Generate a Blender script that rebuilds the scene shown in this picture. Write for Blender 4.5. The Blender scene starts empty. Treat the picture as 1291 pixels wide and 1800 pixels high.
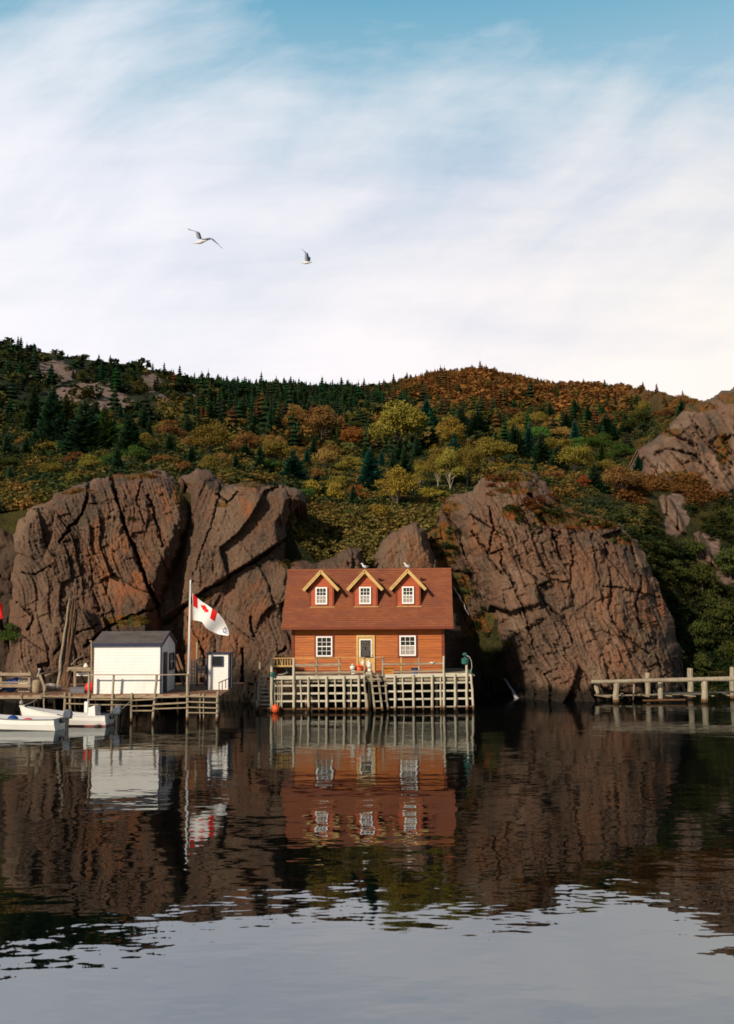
import bpy, math, random
import numpy as np
from mathutils import Vector, Matrix, Euler
R = math.radians
random.seed(7)
rng = np.random.default_rng(7)
scene = bpy.context.scene
col = scene.collection

# ------------------------------------------------------------------ camera
F = 1750.0
CAMZ = 4.7
PITCH, ROLL = R(6.26), R(-0.35)
cam_data = bpy.data.cameras.new('camera')
cam = bpy.data.objects.new('camera', cam_data)
col.objects.link(cam)
cam.location = (0, 0, CAMZ)
ROT = Matrix.Rotation(R(90) + PITCH, 3, 'X') @ Matrix.Rotation(ROLL, 3, 'Z')
cam.rotation_euler = ROT.to_euler()
cam_data.sensor_fit = 'VERTICAL'
cam_data.sensor_height = 36.0
cam_data.lens = 36.0 * F / 1800.0
cam_data.clip_start = 0.1
cam_data.clip_end = 6000
scene.camera = cam
RN = np.array(ROT)

def P(px, py, Y):
    "photo pixel -> world point on the vertical plane at distance Y"
    d = ROT @ Vector(((px - 645.5) / F, (900 - py) / F, -1))
    s = Y / d.y
    return Vector((d.x * s, Y, CAMZ + d.z * s))

def Pn(px, py, Y):
    px, py, Y = np.broadcast_arrays(np.asarray(px, float), np.asarray(py, float), np.asarray(Y, float))
    d = np.stack([(px - 645.5) / F, (900 - py) / F, -np.ones_like(px)], -1) @ RN.T
    s = Y / d[..., 1]
    return np.stack([d[..., 0] * s, Y, CAMZ + d[..., 2] * s], -1)

# ------------------------------------------------------------------ scene tree helpers
def tag(o, label=None, cat=None, group=None, kind=None):
    if label: o['label'] = label
    if cat: o['category'] = cat
    if group: o['group'] = group
    if kind: o['kind'] = kind
    return o

def empty(name, loc, rotz=0.0, label=None, cat=None, group=None):
    o = bpy.data.objects.new(name, None)
    o.empty_display_size = 0.2
    o.location = loc
    o.rotation_euler = (0, 0, rotz)
    col.objects.link(o)
    return tag(o, label, cat, group)

class MB:
    "collects shapes and links them as ONE mesh object"
    def __init__(s):
        s.v = []; s.f = []
    def add(s, vs, fs):
        n = len(s.v)
        s.v.extend([tuple(v) for v in vs])
        s.f.extend([tuple(i + n for i in f) for f in fs])
        return s
    def box(s, c, d, rot=None):
        c = Vector(c); h = Vector(d) * 0.5
        vs = []
        for x in (-1, 1):
            for y in (-1, 1):
                for z in (-1, 1):
                    q = Vector((x * h.x, y * h.y, z * h.z))
                    if rot: q = rot @ q
                    vs.append(c + q)
        return s.add(vs, [(0, 1, 3, 2), (4, 6, 7, 5), (0, 4, 5, 1), (2, 3, 7, 6), (0, 2, 6, 4), (1, 5, 7, 3)])
    def bar(s, a, b, w, d=None, up=(0, 1, 0)):
        "rectangular bar a->b; w across, d along 'up'"
        d = w if d is None else d
        a = Vector(a); b = Vector(b); t = (b - a).normalized(); u = Vector(up)
        u = (u - t * u.dot(t))
        if u.length < 1e-4: u = Vector((1, 0, 0)) - t * t.x
        u.normalize(); r = t.cross(u)
        vs = []
        for p in (a, b):
            for i, j in ((-1, -1), (1, -1), (1, 1), (-1, 1)):
                vs.append(p + r * (i * w / 2) + u * (j * d / 2))
        return s.add(vs, [(3, 2, 1, 0), (4, 5, 6, 7), (0, 1, 5, 4), (1, 2, 6, 5), (2, 3, 7, 6), (3, 0, 4, 7)])
    def tube(s, pts, rad, n=8, cap=True):
        pts = [Vector(p) for p in pts]
        if not hasattr(rad, '__len__'): rad = [rad] * len(pts)
        vs = []; fs = []
        pu = None
        for k, p in enumerate(pts):
            t = (pts[min(k + 1, len(pts) - 1)] - pts[max(k - 1, 0)]).normalized()
            u = pu if pu is not None else (Vector((0, 0, 1)) if abs(t.z) < 0.9 else Vector((1, 0, 0)))
            u = (u - t * u.dot(t)).normalized(); pu = u
            w = t.cross(u)
            for i in range(n):
                a = 2 * math.pi * i / n
                vs.append(p + (u * math.cos(a) + w * math.sin(a)) * rad[k])
        for k in range(len(pts) - 1):
            for i in range(n):
                j = (i + 1) % n
                fs.append((k * n + i, k * n + j, (k + 1) * n + j, (k + 1) * n + i))
        if cap:
            fs.append(tuple(reversed(range(n))))
            fs.append(tuple(range((len(pts) - 1) * n, len(pts) * n)))
        return s.add(vs, fs)
    def log(s, a, b, r0, r1=None, n=9, wob=0.0, seg=4, seed=0):
        "slightly crooked round log"
        r1 = r0 if r1 is None else r1
        a = Vector(a); b = Vector(b); rr = random.Random(seed)
        pts = []; rad = []
        for k in range(seg + 1):
            t = k / seg
            j = 0 if k in (0, seg) else wob
            pts.append(a.lerp(b, t) + Vector((rr.uniform(-j, j), rr.uniform(-j, j), rr.uniform(-j, j) * .3)))
            rad.append((r0 + (r1 - r0) * t) * rr.uniform(.93, 1.07))
        return s.tube(pts, rad, n)
    def ball(s, c, r, nu=14, nv=9):
        r = (r, r, r) if not hasattr(r, '__len__') else r
        c = Vector(c); vs = []; fs = []
        for j in range(1, nv):
            th = math.pi * j / nv
            for i in range(nu):
                a = 2 * math.pi * i / nu
                vs.append(c + Vector((r[0] * math.sin(th) * math.cos(a), r[1] * math.sin(th) * math.sin(a), r[2] * math.cos(th))))
        T = len(vs); vs.append(c + Vector((0, 0, r[2]))); vs.append(c - Vector((0, 0, r[2])))
        for j in range(nv - 2):
            for i in range(nu):
                k = (i + 1) % nu
                fs.append((j * nu + i, (j + 1) * nu + i, (j + 1) * nu + k, j * nu + k))
        for i in range(nu):
            k = (i + 1) % nu
            fs.append((T, i, k)); fs.append((T + 1, (nv - 2) * nu + k, (nv - 2) * nu + i))
        return s.add(vs, fs)
    def lathe(s, c, prof, n=14):
        "prof: (radius, z) list"
        c = Vector(c); vs = []; fs = []
        for r, z in prof:
            for i in range(n):
                a = 2 * math.pi * i / n
                vs.append(c + Vector((r * math.cos(a), r * math.sin(a), z)))
        for k in range(len(prof) - 1):
            for i in range(n):
                j = (i + 1) % n
                fs.append((k * n + i, k * n + j, (k + 1) * n + j, (k + 1) * n + i))
        fs.append(tuple(reversed(range(n)))); fs.append(tuple(range((len(prof) - 1) * n, len(prof) * n)))
        return s.add(vs, fs)
    def prism(s, pts, off):
        "planar polygon extruded by vector off"
        pts = [Vector(p) for p in pts]; off = Vector(off); n = len(pts)
        fs = [tuple(range(n)), tuple(reversed(range(n, 2 * n)))]
        fs += [(i, i + n, (i + 1) % n + n, (i + 1) % n) for i in range(n)]
        return s.add(pts + [p + off for p in pts], fs)
    def build(s, name, m, parent=None, world=True, smooth=False, bevel=0.0, label=None):
        me = bpy.data.meshes.new(name)
        vs = s.v
        if parent is not None and world:
            T = Matrix.Translation(parent_loc(parent)) @ Matrix.Rotation(parent_rot(parent), 4, 'Z')
            Ti = T.inverted()
            vs = [tuple(Ti @ Vector(v)) for v in vs]
        me.from_pydata(vs, [], s.f)
        me.update()
        import bmesh
        bm = bmesh.new(); bm.from_mesh(me)
        bmesh.ops.recalc_face_normals(bm, faces=bm.faces)
        bm.to_mesh(me); bm.free()
        if smooth:
            for p in me.polygons: p.use_smooth = True
        o = bpy.data.objects.new(name, me)
        col.objects.link(o)
        me.materials.append(m)
        if parent is not None: o.parent = parent
        if bevel:
            md = o.modifiers.new('bevel', 'BEVEL'); md.width = bevel; md.segments = 2; md.limit_method = 'ANGLE'
        if label: o['label'] = label
        return o

def parent_loc(p):
    return p.location.copy() if p.parent is None else parent_loc(p.parent)
def parent_rot(p):
    return p.rotation_euler.z if p.parent is None else parent_rot(p.parent)

def np_mesh(name, V, Fc, m, attrs=None, colors=None, smooth=False, parent=None, k=None):
    "fast mesh from arrays; Fc is (n,3) or (n,4)"
    me = bpy.data.meshes.new(name)
    V = np.ascontiguousarray(V, dtype=np.float32); Fc = np.ascontiguousarray(Fc, dtype=np.int32)
    n, k = Fc.shape
    me.vertices.add(len(V)); me.vertices.foreach_set('co', V.ravel())
    me.loops.add(n * k); me.loops.foreach_set('vertex_index', Fc.ravel())
    me.polygons.add(n); me.polygons.foreach_set('loop_start', np.arange(0, n * k, k, dtype=np.int32))
    me.polygons.foreach_set('loop_total', np.full(n, k, dtype=np.int32))
    if smooth: me.polygons.foreach_set('use_smooth', np.ones(n, dtype=bool))
    me.update(calc_edges=True)
    for an, av in (attrs or {}).items():
        a = me.attributes.new(an, 'FLOAT', 'POINT'); a.data.foreach_set('value', np.asarray(av, dtype=np.float32).ravel())
    for an, av in (colors or {}).items():
        a = me.attributes.new(an, 'FLOAT_COLOR', 'POINT')
        c = np.ones((len(V), 4), np.float32); c[:, :3] = av
        a.data.foreach_set('color', c.ravel())
    me.materials.append(m)
    o = bpy.data.objects.new(name, me)
    col.objects.link(o)
    if parent is not None: o.parent = parent
    return o

# ------------------------------------------------------------------ noise
def h2(ix, iy, seed):
    n = (ix.astype(np.int64) * 374761393 + iy.astype(np.int64) * 668265263 + seed * 974634777) & 0xffffffff
    n = ((n ^ (n >> 13)) * 1274126177) & 0xffffffff
    n = ((n ^ (n >> 16)) * 2246822519) & 0xffffffff
    n = n ^ (n >> 15)
    return (n & 0xffffff) / float(0xffffff)
def vn(x, y, seed=0):
    ix = np.floor(x); iy = np.floor(y); fx = x - ix; fy = y - iy
    fx = fx * fx * (3 - 2 * fx); fy = fy * fy * (3 - 2 * fy)
    a = h2(ix, iy, seed); b = h2(ix + 1, iy, seed); c = h2(ix, iy + 1, seed); d = h2(ix + 1, iy + 1, seed)
    return a + (b - a) * fx + (c - a) * fy + (a - b - c + d) * fx * fy
def fbm(x, y, seed=0, o=4):
    s = 0; a = 1; t = 0
    for i in range(o):
        s = s + a * vn(x, y, seed + i * 17); t += a; a *= .5; x = x * 2.03 + 5.1; y = y * 2.03 + 1.7
    return s / t
def cells(x, y, seed=0, jit=.9):
    ix = np.floor(x); iy = np.floor(y)
    f1 = np.full(x.shape, 9.); f2 = np.full(x.shape, 9.)
    cx = np.zeros(x.shape); cy = np.zeros(x.shape); ci = np.zeros(x.shape); cj = np.zeros(x.shape)
    for i in (-1, 0, 1):
        for j in (-1, 0, 1):
            gx = ix + i; gy = iy + j
            px = gx + .5 + jit * (h2(gx, gy, seed) - .5); py = gy + .5 + jit * (h2(gx, gy, seed + 5) - .5)
            d = np.hypot(x - px, y - py)
            m = d < f1
            f2 = np.where(m, f1, np.minimum(f2, d)); f1 = np.where(m, d, f1)
            cx = np.where(m, px, cx); cy = np.where(m, py, cy); ci = np.where(m, gx, ci); cj = np.where(m, gy, cj)
    return f1, f2, cx, cy, h2(ci, cj, seed + 11), h2(ci, cj, seed + 12), h2(ci, cj, seed + 13)
def facet(x, y, seed, off, tilt):
    f1, f2, cx, cy, r1, r2, r3 = cells(x, y, seed)
    return (r1 - .5) * off + ((x - cx) * (r2 - .5) + (y - cy) * (r3 - .5)) * tilt, f2 - f1
def seg_dist(px, py, a, b):
    dx, dy = b[0] - a[0], b[1] - a[1]
    t = np.clip(((px - a[0]) * dx + (py - a[1]) * dy) / max(dx * dx + dy * dy, 1e-9), 0, 1)
    return np.hypot(px - a[0] - t * dx, py - a[1] - t * dy)
def poly_sd(px, py, poly):
    "signed distance, positive inside"
    d = np.full(px.shape, 1e9); ins = np.zeros(px.shape, bool)
    n = len(poly)
    for i in range(n):
        a = poly[i]; b = poly[(i + 1) % n]
        d = np.minimum(d, seg_dist(px, py, a, b))
        if a[1] != b[1]:
            c = ((a[1] > py) != (b[1] > py)) & (px < (b[0] - a[0]) * (py - a[1]) / (b[1] - a[1]) + a[0])
            ins ^= c
    return np.where(ins, d, -d)
def line_d(px, py, pts):
    d = np.full(px.shape, 1e9)
    for a, b in zip(pts[:-1], pts[1:]): d = np.minimum(d, seg_dist(px, py, a, b))
    return d
def sstep(a, b, x):
    t = np.clip((x - a) / (b - a), 0, 1); return t * t * (3 - 2 * t)

# ------------------------------------------------------------------ materials
class NT:
    def __init__(s, name):
        s.m = bpy.data.materials.new(name); s.m.use_nodes = True
        s.t = s.m.node_tree; s.t.nodes.clear()
        s.out = s.n('ShaderNodeOutputMaterial')
    def n(s, typ, **kw):
        nd = s.t.nodes.new(typ)
        for k, v in kw.items(): setattr(nd, k, v)
        return nd
    def l(s, a, b): s.t.links.new(a, b); return s
    def set(s, nd, **kw):
        for k, v in kw.items(): nd.inputs[k.replace('_', ' ')].default_value = v
        return nd
    def noise(s, vec, scale, detail=4, rough=.55, dim='3D'):
        nd = s.n('ShaderNodeTexNoise'); nd.noise_dimensions = dim
        nd.inputs['Scale'].default_value = scale; nd.inputs['Detail'].default_value = detail; nd.inputs['Roughness'].default_value = rough
        if vec is not None: s.l(vec, nd.inputs['Vector'])
        return nd.outputs['Fac']
    def mapping(s, vec, scale=(1, 1, 1), rot=(0, 0, 0), loc=(0, 0, 0)):
        nd = s.n('ShaderNodeMapping'); nd.inputs['Scale'].default_value = scale; nd.inputs['Rotation'].default_value = rot; nd.inputs['Location'].default_value = loc
        s.l(vec, nd.inputs['Vector']); return nd.outputs[0]
    def ramp(s, fac, stops, interp='LINEAR'):
        nd = s.n('ShaderNodeValToRGB'); cr = nd.color_ramp; cr.interpolation = interp
        while len(cr.elements) < len(stops): cr.elements.new(.5)
        for e, (p, c) in zip(cr.elements, stops):
            e.position = p; e.color = (*c, 1) if hasattr(c, '__len__') else (c, c, c, 1)
        s.l(fac, nd.inputs[0]); return nd.outputs[0]
    def mix(s, fac, a, b, mode='MIX'):
        nd = s.n('ShaderNodeMix'); nd.data_type = 'RGBA'; nd.blend_type = mode
        for sock, v in ((nd.inputs[0], fac), (nd.inputs[6], a), (nd.inputs[7], b)):
            if isinstance(v, (int, float)): sock.default_value = v if sock.type == 'VALUE' else (v, v, v, 1)
            elif isinstance(v, tuple): sock.default_value = (*v, 1)
            else: s.l(v, sock)
        return nd.outputs[2]
    def math(s, op, a, b=None, clamp=False):
        nd = s.n('ShaderNodeMath', operation=op); nd.use_clamp = clamp
        for i, v in enumerate((a, b)):
            if v is None: continue
            if isinstance(v, (int, float)): nd.inputs[i].default_value = v
            else: s.l(v, nd.inputs[i])
        return nd.outputs[0]
    def bump(s, h, dist=.02, strength=1.0, normal=None):
        nd = s.n('ShaderNodeBump'); nd.inputs['Distance'].default_value = dist; nd.inputs['Strength'].default_value = strength
        s.l(h, nd.inputs['Height'])
        if normal is not None: s.l(normal, nd.inputs['Normal'])
        return nd.outputs[0]
    def coord(s, which='Object'): return s.n('ShaderNodeTexCoord').outputs[which]
    def attr(s, name, out='Fac'): 
        nd = s.n('ShaderNodeAttribute'); nd.attribute_name = name; return nd.outputs[out]
    def principled(s, colr, rough=.8, normal=None, spec=.3, metal=0.0, **kw):
        nd = s.n('ShaderNodeBsdfPrincipled')
        if isinstance(colr, tuple): nd.inputs['Base Color'].default_value = (*colr, 1)
        else: s.l(colr, nd.inputs['Base Color'])
        if isinstance(rough, (int, float)): nd.inputs['Roughness'].default_value = rough
        else: s.l(rough, nd.inputs['Roughness'])
        nd.inputs['Specular IOR Level'].default_value = spec; nd.inputs['Metallic'].default_value = metal
        if normal is not None: s.l(normal, nd.inputs['Normal'])
        s.l(nd.outputs[0], s.out.inputs['Surface'])
        return nd

def mat_plain(name, c, rough=.6, spec=.4, var=.12, scale=6, metal=0.0, bump=.0):
    t = NT(name); co = t.coord()
    nz = t.noise(co, scale, 5)
    c2 = tuple(x * (1 - var * 2) for x in c); c3 = tuple(min(1, x * (1 + var)) for x in c)
    cc = t.ramp(nz, [(.3, c2), (.7, c3)])
    nb = t.bump(t.noise(co, scale * 6, 4), .004, bump) if bump else None
    t.principled(cc, rough, nb, spec, metal)
    return t.m

def mat_wood(name, a, b, c, sc=(6, 6, .8), wet=True, rough=.85):
    "weathered wood with grain along z (sc small on z) and a wet stain near the water"
    t = NT(name); pos = t.n('ShaderNodeNewGeometry').outputs['Position']
    g = t.noise(t.mapping(pos, sc), 3, 6, .6)
    k = t.noise(pos, 1.1, 4)
    cc = t.ramp(g, [(.3, a), (.55, b), (.8, c)])
    isl = t.n('ShaderNodeNewGeometry').outputs['Random Per Island']
    cc = t.mix(t.math('MULTIPLY', isl, .45), cc, a)
    cc = t.mix(t.ramp(k, [(.5, 0.), (.75, .55)]), cc, tuple(x * .5 for x in a))
    if wet:
        sx = t.n('ShaderNodeSeparateXYZ'); t.l(pos, sx.inputs[0])
        z = t.math('ADD', sx.outputs[2], t.math('MULTIPLY', t.math('SUBTRACT', k, .5), .25))
        cc = t.mix(t.ramp(z, [(.17, 1.), (.30, 0.)]), cc, (.11, .05, .02))
        cc = t.mix(t.ramp(z, [(.04, 1.), (.12, 0.)]), cc, (.012, .011, .008))
    t.principled(cc, rough, t.bump(g, .01, .6), .2)
    return t.m

M = {}
M['pile'] = mat_wood('weathered_pile_wood', (.20, .16, .11), (.40, .34, .25), (.58, .52, .41))
M['palepile'] = mat_wood('pale_lattice_posts', (.36, .31, .22), (.56, .50, .39), (.70, .65, .53))
M['plank'] = mat_wood('weathered_plank_wood', (.20, .15, .10), (.40, .31, .21), (.56, .46, .33), (1, 6, 6))
M['palewood'] = mat_wood('pale_lattice_wood', (.40, .36, .27), (.60, .55, .44), (.72, .68, .56), (1, 6, 6))
M['goldwood'] = mat_wood('golden_railing_wood', (.35, .20, .07), (.55, .36, .14), (.66, .46, .2), (1, 6, 6), wet=False)
M['trimwood'] = mat_wood('dormer_trim_wood', (.50, .32, .11), (.66, .46, .19), (.74, .56, .27), (4, 4, 4), wet=False)
M['polewood'] = mat_wood('old_pole_wood', (.07, .035, .02), (.17, .09, .05), (.34, .24, .14), (5, 5, .5), wet=False)
M['deckred'] = mat_wood('brown_deck_boards', (.18, .085, .045), (.30, .15, .085), (.38, .22, .13), (1, 8, 8), wet=False)

# clapboard walls: stained pine
def mat_stained(name, a, b, c, sc=(.5, 3, 9), rough=.55):
    t = NT(name); co = t.coord()
    g = t.noise(t.mapping(co, sc), 2.2, 6, .65)
    cc = t.ramp(g, [(.25, a), (.5, b), (.75, c)])
    sx = t.n('ShaderNodeSeparateXYZ'); t.l(co, sx.inputs[0])
    row = t.math('FLOOR', t.math('MULTIPLY', sx.outputs[2], 1 / .125))
    cmb = t.n('ShaderNodeCombineXYZ'); t.l(t.math('FLOOR', t.math('ADD', t.math('MULTIPLY', sx.outputs[0], .45), t.math('MULTIPLY', row, .37))), cmb.inputs[0]); t.l(row, cmb.inputs[1])
    wn = t.n('ShaderNodeTexWhiteNoise'); wn.noise_dimensions = '2D'; t.l(cmb.outputs[0], wn.inputs[0])
    cc = t.mix(t.ramp(wn.outputs[0], [(0., 0.), (1., .6)]), cc, a)
    kn = t.noise(t.mapping(co, (7, 7, 16)), 1.0, 2)
    cc = t.mix(t.ramp(kn, [(.68, 0.), (.76, .7)]), cc, tuple(x * .35 for x in a))
    t.principled(cc, rough, t.bump(g, .004, .5), .35)
    return t.m
M['siding'] = mat_stained('orange_stained_siding', (.24, .062, .012), (.45, .120, .017), (.58, .19, .030))
M['redtrim'] = mat_stained('red_stained_trim', (.13, .024, .010), (.19, .034, .012), (.24, .048, .016))
M['dormerwall'] = mat_stained('dormer_stained_siding', (.30, .05, .012), (.42, .075, .015), (.50, .11, .02))

def mat_shingle(name, a, b, c, bw=.33, bh=.14, zs=1.27):
    t = NT(name); co = t.coord()
    sx = t.n('ShaderNodeSeparateXYZ'); t.l(co, sx.inputs[0])
    cmb = t.n('ShaderNodeCombineXYZ'); t.l(sx.outputs[0], cmb.inputs[0]); t.l(t.math('MULTIPLY', sx.outputs[2], zs), cmb.inputs[1])
    br = t.n('ShaderNodeTexBrick'); t.l(cmb.outputs[0], br.inputs['Vector'])
    br.inputs['Scale'].default_value = 1; br.inputs['Brick Width'].default_value = bw; br.inputs['Row Height'].default_value = bh
    br.inputs['Mortar Size'].default_value = .006; br.inputs['Mortar Smooth'].default_value = .3
    br.inputs['Color1'].default_value = (*a, 1); br.inputs['Color2'].default_value = (*b, 1); br.inputs['Mortar'].default_value = (*[x * .5 for x in a], 1)
    n1 = t.noise(t.mapping(co, (.5, 1, 1.6)), 1.4, 6, .65)
    cc = t.mix(t.ramp(n1, [(.42, 0.), (.68, .8)]), br.outputs[0], c)
    sp = t.noise(t.mapping(co, (1, 1, 4)), 3.2, 3)
    cc = t.mix(t.ramp(sp, [(.62, 0.), (.78, .55)]), cc, tuple(x * .45 for x in a))
    n2 = t.noise(co, 60, 2)
    t.principled(cc, .9, t.bump(t.math('ADD', br.outputs[1], t.math('MULTIPLY', n2, -.5)), .01, -.5), .15)
    return t.m
M['shingle'] = mat_shingle('red_brown_shingles', (.235, .074, .034), (.285, .100, .048), (.170, .060, .042))
M['greyshingle'] = mat_shingle('dark_grey_felt', (.090, .072, .064), (.120, .098, .088), (.16, .135, .125))

def mat_paint(name, c, dirt=(.3, .22, .14), amt=.25, rough=.5):
    t = NT(name); co = t.coord()
    n1 = t.noise(t.mapping(co, (1.2, 1.2, .5)), 1.6, 6, .7)
    cc = t.mix(t.ramp(n1, [(.5, 0.), (.85, amt)]), c, dirt)
    t.principled(cc, rough, t.bump(t.noise(co, 30, 3), .002, .4), .35)
    return t.m
M['white'] = mat_paint('white_painted_boards', (.83, .80, .77), amt=.3)
M['whitetrim'] = mat_paint('white_window_paint', (.86, .85, .84), amt=.05)
M['navy'] = mat_paint('navy_trim_paint', (.012, .017, .055), amt=.1)
M['boat'] = mat_paint('white_boat_paint', (.80, .78, .74), (.55, .42, .25), .3, .35)
M['boatin'] = mat_paint('grey_boat_interior', (.42, .42, .45), amt=.3)
M['boatred'] = mat_paint('dull_red_bottom_paint', (.25, .03, .02), amt=.2)
M['glass'] = mat_plain('dark_window_glass', (.012, .014, .018), .06, .8)
M['blind'] = mat_plain('grey_blind', (.36, .31, .27), .7, .2)
M['black'] = mat_plain('black_plastic', (.012, .013, .018), .35, .5)
M['cowl'] = mat_plain('silver_motor_cowl', (.07, .09, .13), .3, .5)
M['grey'] = mat_plain('grey_plastic', (.13, .14, .16), .6, .3)
M['orange'] = mat_plain('orange_buoy_plastic', (.85, .12, .025), .45, .4, .08)
M['orangebox'] = mat_plain('orange_wood_box', (.50, .19, .03), .6, .3)
M['red'] = mat_plain('red_plastic', (.72, .03, .015), .5, .4)
M['redcloth'] = mat_plain('red_flag_cloth', (.70, .018, .016), .8, .1, .03)
M['whitecloth'] = mat_plain('white_flag_cloth', (.80, .78, .76), .8, .1, .03)
M['bluecloth'] = mat_plain('navy_emblem_cloth', (.03, .05, .20), .8, .1, .03)
M['buoywhite'] = mat_plain('white_buoy_plastic', (.78, .74, .66), .5, .4, .06)
M['blue'] = mat_plain('blue_tarpaulin', (.015, .06, .28), .55, .3, .2, 3)
M['teal'] = mat_plain('teal_rope', (.035, .13, .11), .8, .2, .2, 14)
M['yellow'] = mat_plain('yellow_door_paint', (.62, .41, .16), .5, .3, .1)
M['brown'] = mat_plain('dark_brown_tarp', (.08, .025, .015), .8, .2, .3, 3)
M['alu'] = mat_plain('dull_aluminium', (.32, .38, .46), .45, .5, .1, 6, .3)
M['alurope'] = mat_plain('grey_rope', (.35, .33, .28), .8, .2)
M['gull'] = mat_plain('gull_white_feathers', (.72, .70, .68), .8, .1, .04)
M['gullgrey'] = mat_plain('gull_grey_feathers', (.26, .27, .32), .8, .1, .08)
M['gullblack'] = mat_plain('gull_black_tips', (.03, .03, .035), .8, .1)
M['beak'] = mat_plain('yellow_beak', (.7, .4, .05), .5, .3)

# rock
def mat_rock(name, k=1.0, dir_rot=(0, R(-18), 0)):
    t = NT(name); pos = t.n('ShaderNodeNewGeometry').outputs['Position']
    st = t.mapping(pos, (1.0, .8, .22), dir_rot)
    big = t.noise(st, .32, 5, .6)
    red = t.noise(t.mapping(pos, (1, 1, .55), dir_rot, (31, 4, 7)), .5, 7, .72)
    fine = t.noise(pos, 5.5, 8, .72)
    stri = t.noise(st, 2.6, 6, .65)
    cc = t.ramp(big, [(.33, (.085 * k, .060 * k, .043 * k)), (.5, (.180 * k, .104 * k, .066 * k)), (.66, (.285 * k, .185 * k, .122 * k))])
    cc = t.mix(t.ramp(red, [(.46, 0.), (.72, .75)]), cc, (.27 * k, .10 * k, .055 * k))
    cc = t.mix(t.ramp(stri, [(.32, .55), (.47, 0.)]), cc, (.050 * k, .036 * k, .030 * k))
    # lichen speckle
    sp = t.noise(pos, 5, 5, .9)
    sp2 = t.noise(pos, 17, 2, .8)
    cc = t.mix(t.ramp(sp2, [(.56, 0.), (.66, .6)]), cc, (.30 * k, .235 * k, .17 * k))
    cc = t.mix(t.ramp(sp2, [(.36, .6), (.45, 0.)]), cc, (.05 * k, .04 * k, .034 * k))
    cc = t.mix(t.ramp(sp, [(.54, 0.), (.68, .7)]), cc, (.34 * k, .29 * k, .21 * k))
    cc = t.mix(t.ramp(fine, [(.28, .75), (.46, 0.)]), cc, (.035 * k, .026 * k, .022 * k))
    # attributes: tint (orange), dark (cracks, wet base, painted shade), veg
    cc = t.mix(t.math('MULTIPLY', t.attr('tint'), t.ramp(fine, [(.35, .4), (.65, 1.)])), cc, (.40 * k, .14 * k, .05 * k))
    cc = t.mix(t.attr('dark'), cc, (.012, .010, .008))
    vc = t.mix(t.ramp(t.noise(pos, 1.7, 4), [(.4, 0.), (.6, 1.)]), (.045, .050, .014), (.17, .06, .015))
    vf = t.math('MULTIPLY', t.attr('veg'), 1.0)
    vm = t.ramp(t.math('ADD', vf, t.math('MULTIPLY', t.math('SUBTRACT', t.noise(pos, 1.3, 6, .7), .5), 1.3)), [(.45, 0.), (.58, 1.)])
    cc = t.mix(vm, cc, vc)
    # tidal band
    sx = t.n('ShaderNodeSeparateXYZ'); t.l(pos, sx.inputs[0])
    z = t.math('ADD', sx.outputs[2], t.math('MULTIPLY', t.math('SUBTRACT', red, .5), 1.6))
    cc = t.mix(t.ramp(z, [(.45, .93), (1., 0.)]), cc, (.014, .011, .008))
    h = t.math('ADD', t.math('MULTIPLY', stri, .5), t.math('MULTIPLY', fine, 1.3))
    t.principled(cc, .88, t.bump(h, .10, .9), .18)
    return t.m
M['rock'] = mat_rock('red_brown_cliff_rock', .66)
M['rockE'] = mat_rock('pink_brown_cliff_rock', .76, (0, R(-14), 0))
M['rockdark'] = mat_rock('dark_rock', .45)  # darkest rock tone, for the gully and the left edge
M['rockfar'] = mat_rock('purplish_far_rock', .85, (0, R(-35), 0))

# leafy things coloured by attribute / material
def mat_leaf_attr(name):
    t = NT(name); c = t.attr('col', 'Color')
    isl = t.n('ShaderNodeNewGeometry').outputs['Random Per Island']
    cc = t.mix(t.ramp(isl, [(0., .28), (1., 0.)]), c, (.012, .014, .005))
    d = t.n('ShaderNodeBsdfDiffuse'); t.l(cc, d.inputs[0])
    tr = t.n('ShaderNodeBsdfTranslucent'); t.l(cc, tr.inputs[0])
    mx = t.n('ShaderNodeMixShader'); mx.inputs[0].default_value = .18
    t.l(d.outputs[0], mx.inputs[1]); t.l(tr.outputs[0], mx.inputs[2]); t.l(mx.outputs[0], t.out.inputs['Surface'])
    return t.m
M['leafattr'] = mat_leaf_attr('mixed_foliage')
def mat_leaf(name, c, var=.5):
    t = NT(name)
    isl = t.n('ShaderNodeNewGeometry').outputs['Random Per Island']
    oi = t.n('ShaderNodeObjectInfo').outputs['Random']
    pos = t.n('ShaderNodeNewGeometry').outputs['Position']
    cl = t.noise(pos, .9, 3)
    lo = tuple(x * .72 for x in c); hi = (min(1, c[0] * 1.2), c[1] * 1.12, c[2] * .95)
    cc = t.ramp(isl, [(0., lo), (.55, c), (1., hi)])
    cc = t.mix(t.ramp(cl, [(.35, .5), (.65, 0.)]), cc, (c[0] * .5, c[1] * .6, c[2] * .6))
    hs = t.n('ShaderNodeHueSaturation'); t.l(cc, hs.inputs['Color'])
    t.l(t.math('ADD', .485, t.math('MULTIPLY', oi, .03)), hs.inputs['Hue']); t.l(t.math('ADD', .75, t.math('MULTIPLY', oi, .5)), hs.inputs['Value'])
    cc = hs.outputs[0]
    d = t.n('ShaderNodeBsdfDiffuse'); t.l(cc, d.inputs[0])
    tr = t.n('ShaderNodeBsdfTranslucent'); t.l(cc, tr.inputs[0])
    mx = t.n('ShaderNodeMixShader'); mx.inputs[0].default_value = .2
    t.l(d.outputs[0], mx.inputs[1]); t.l(tr.outputs[0], mx.inputs[2]); t.l(mx.outputs[0], t.out.inputs['Surface'])
    return t.m
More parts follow.
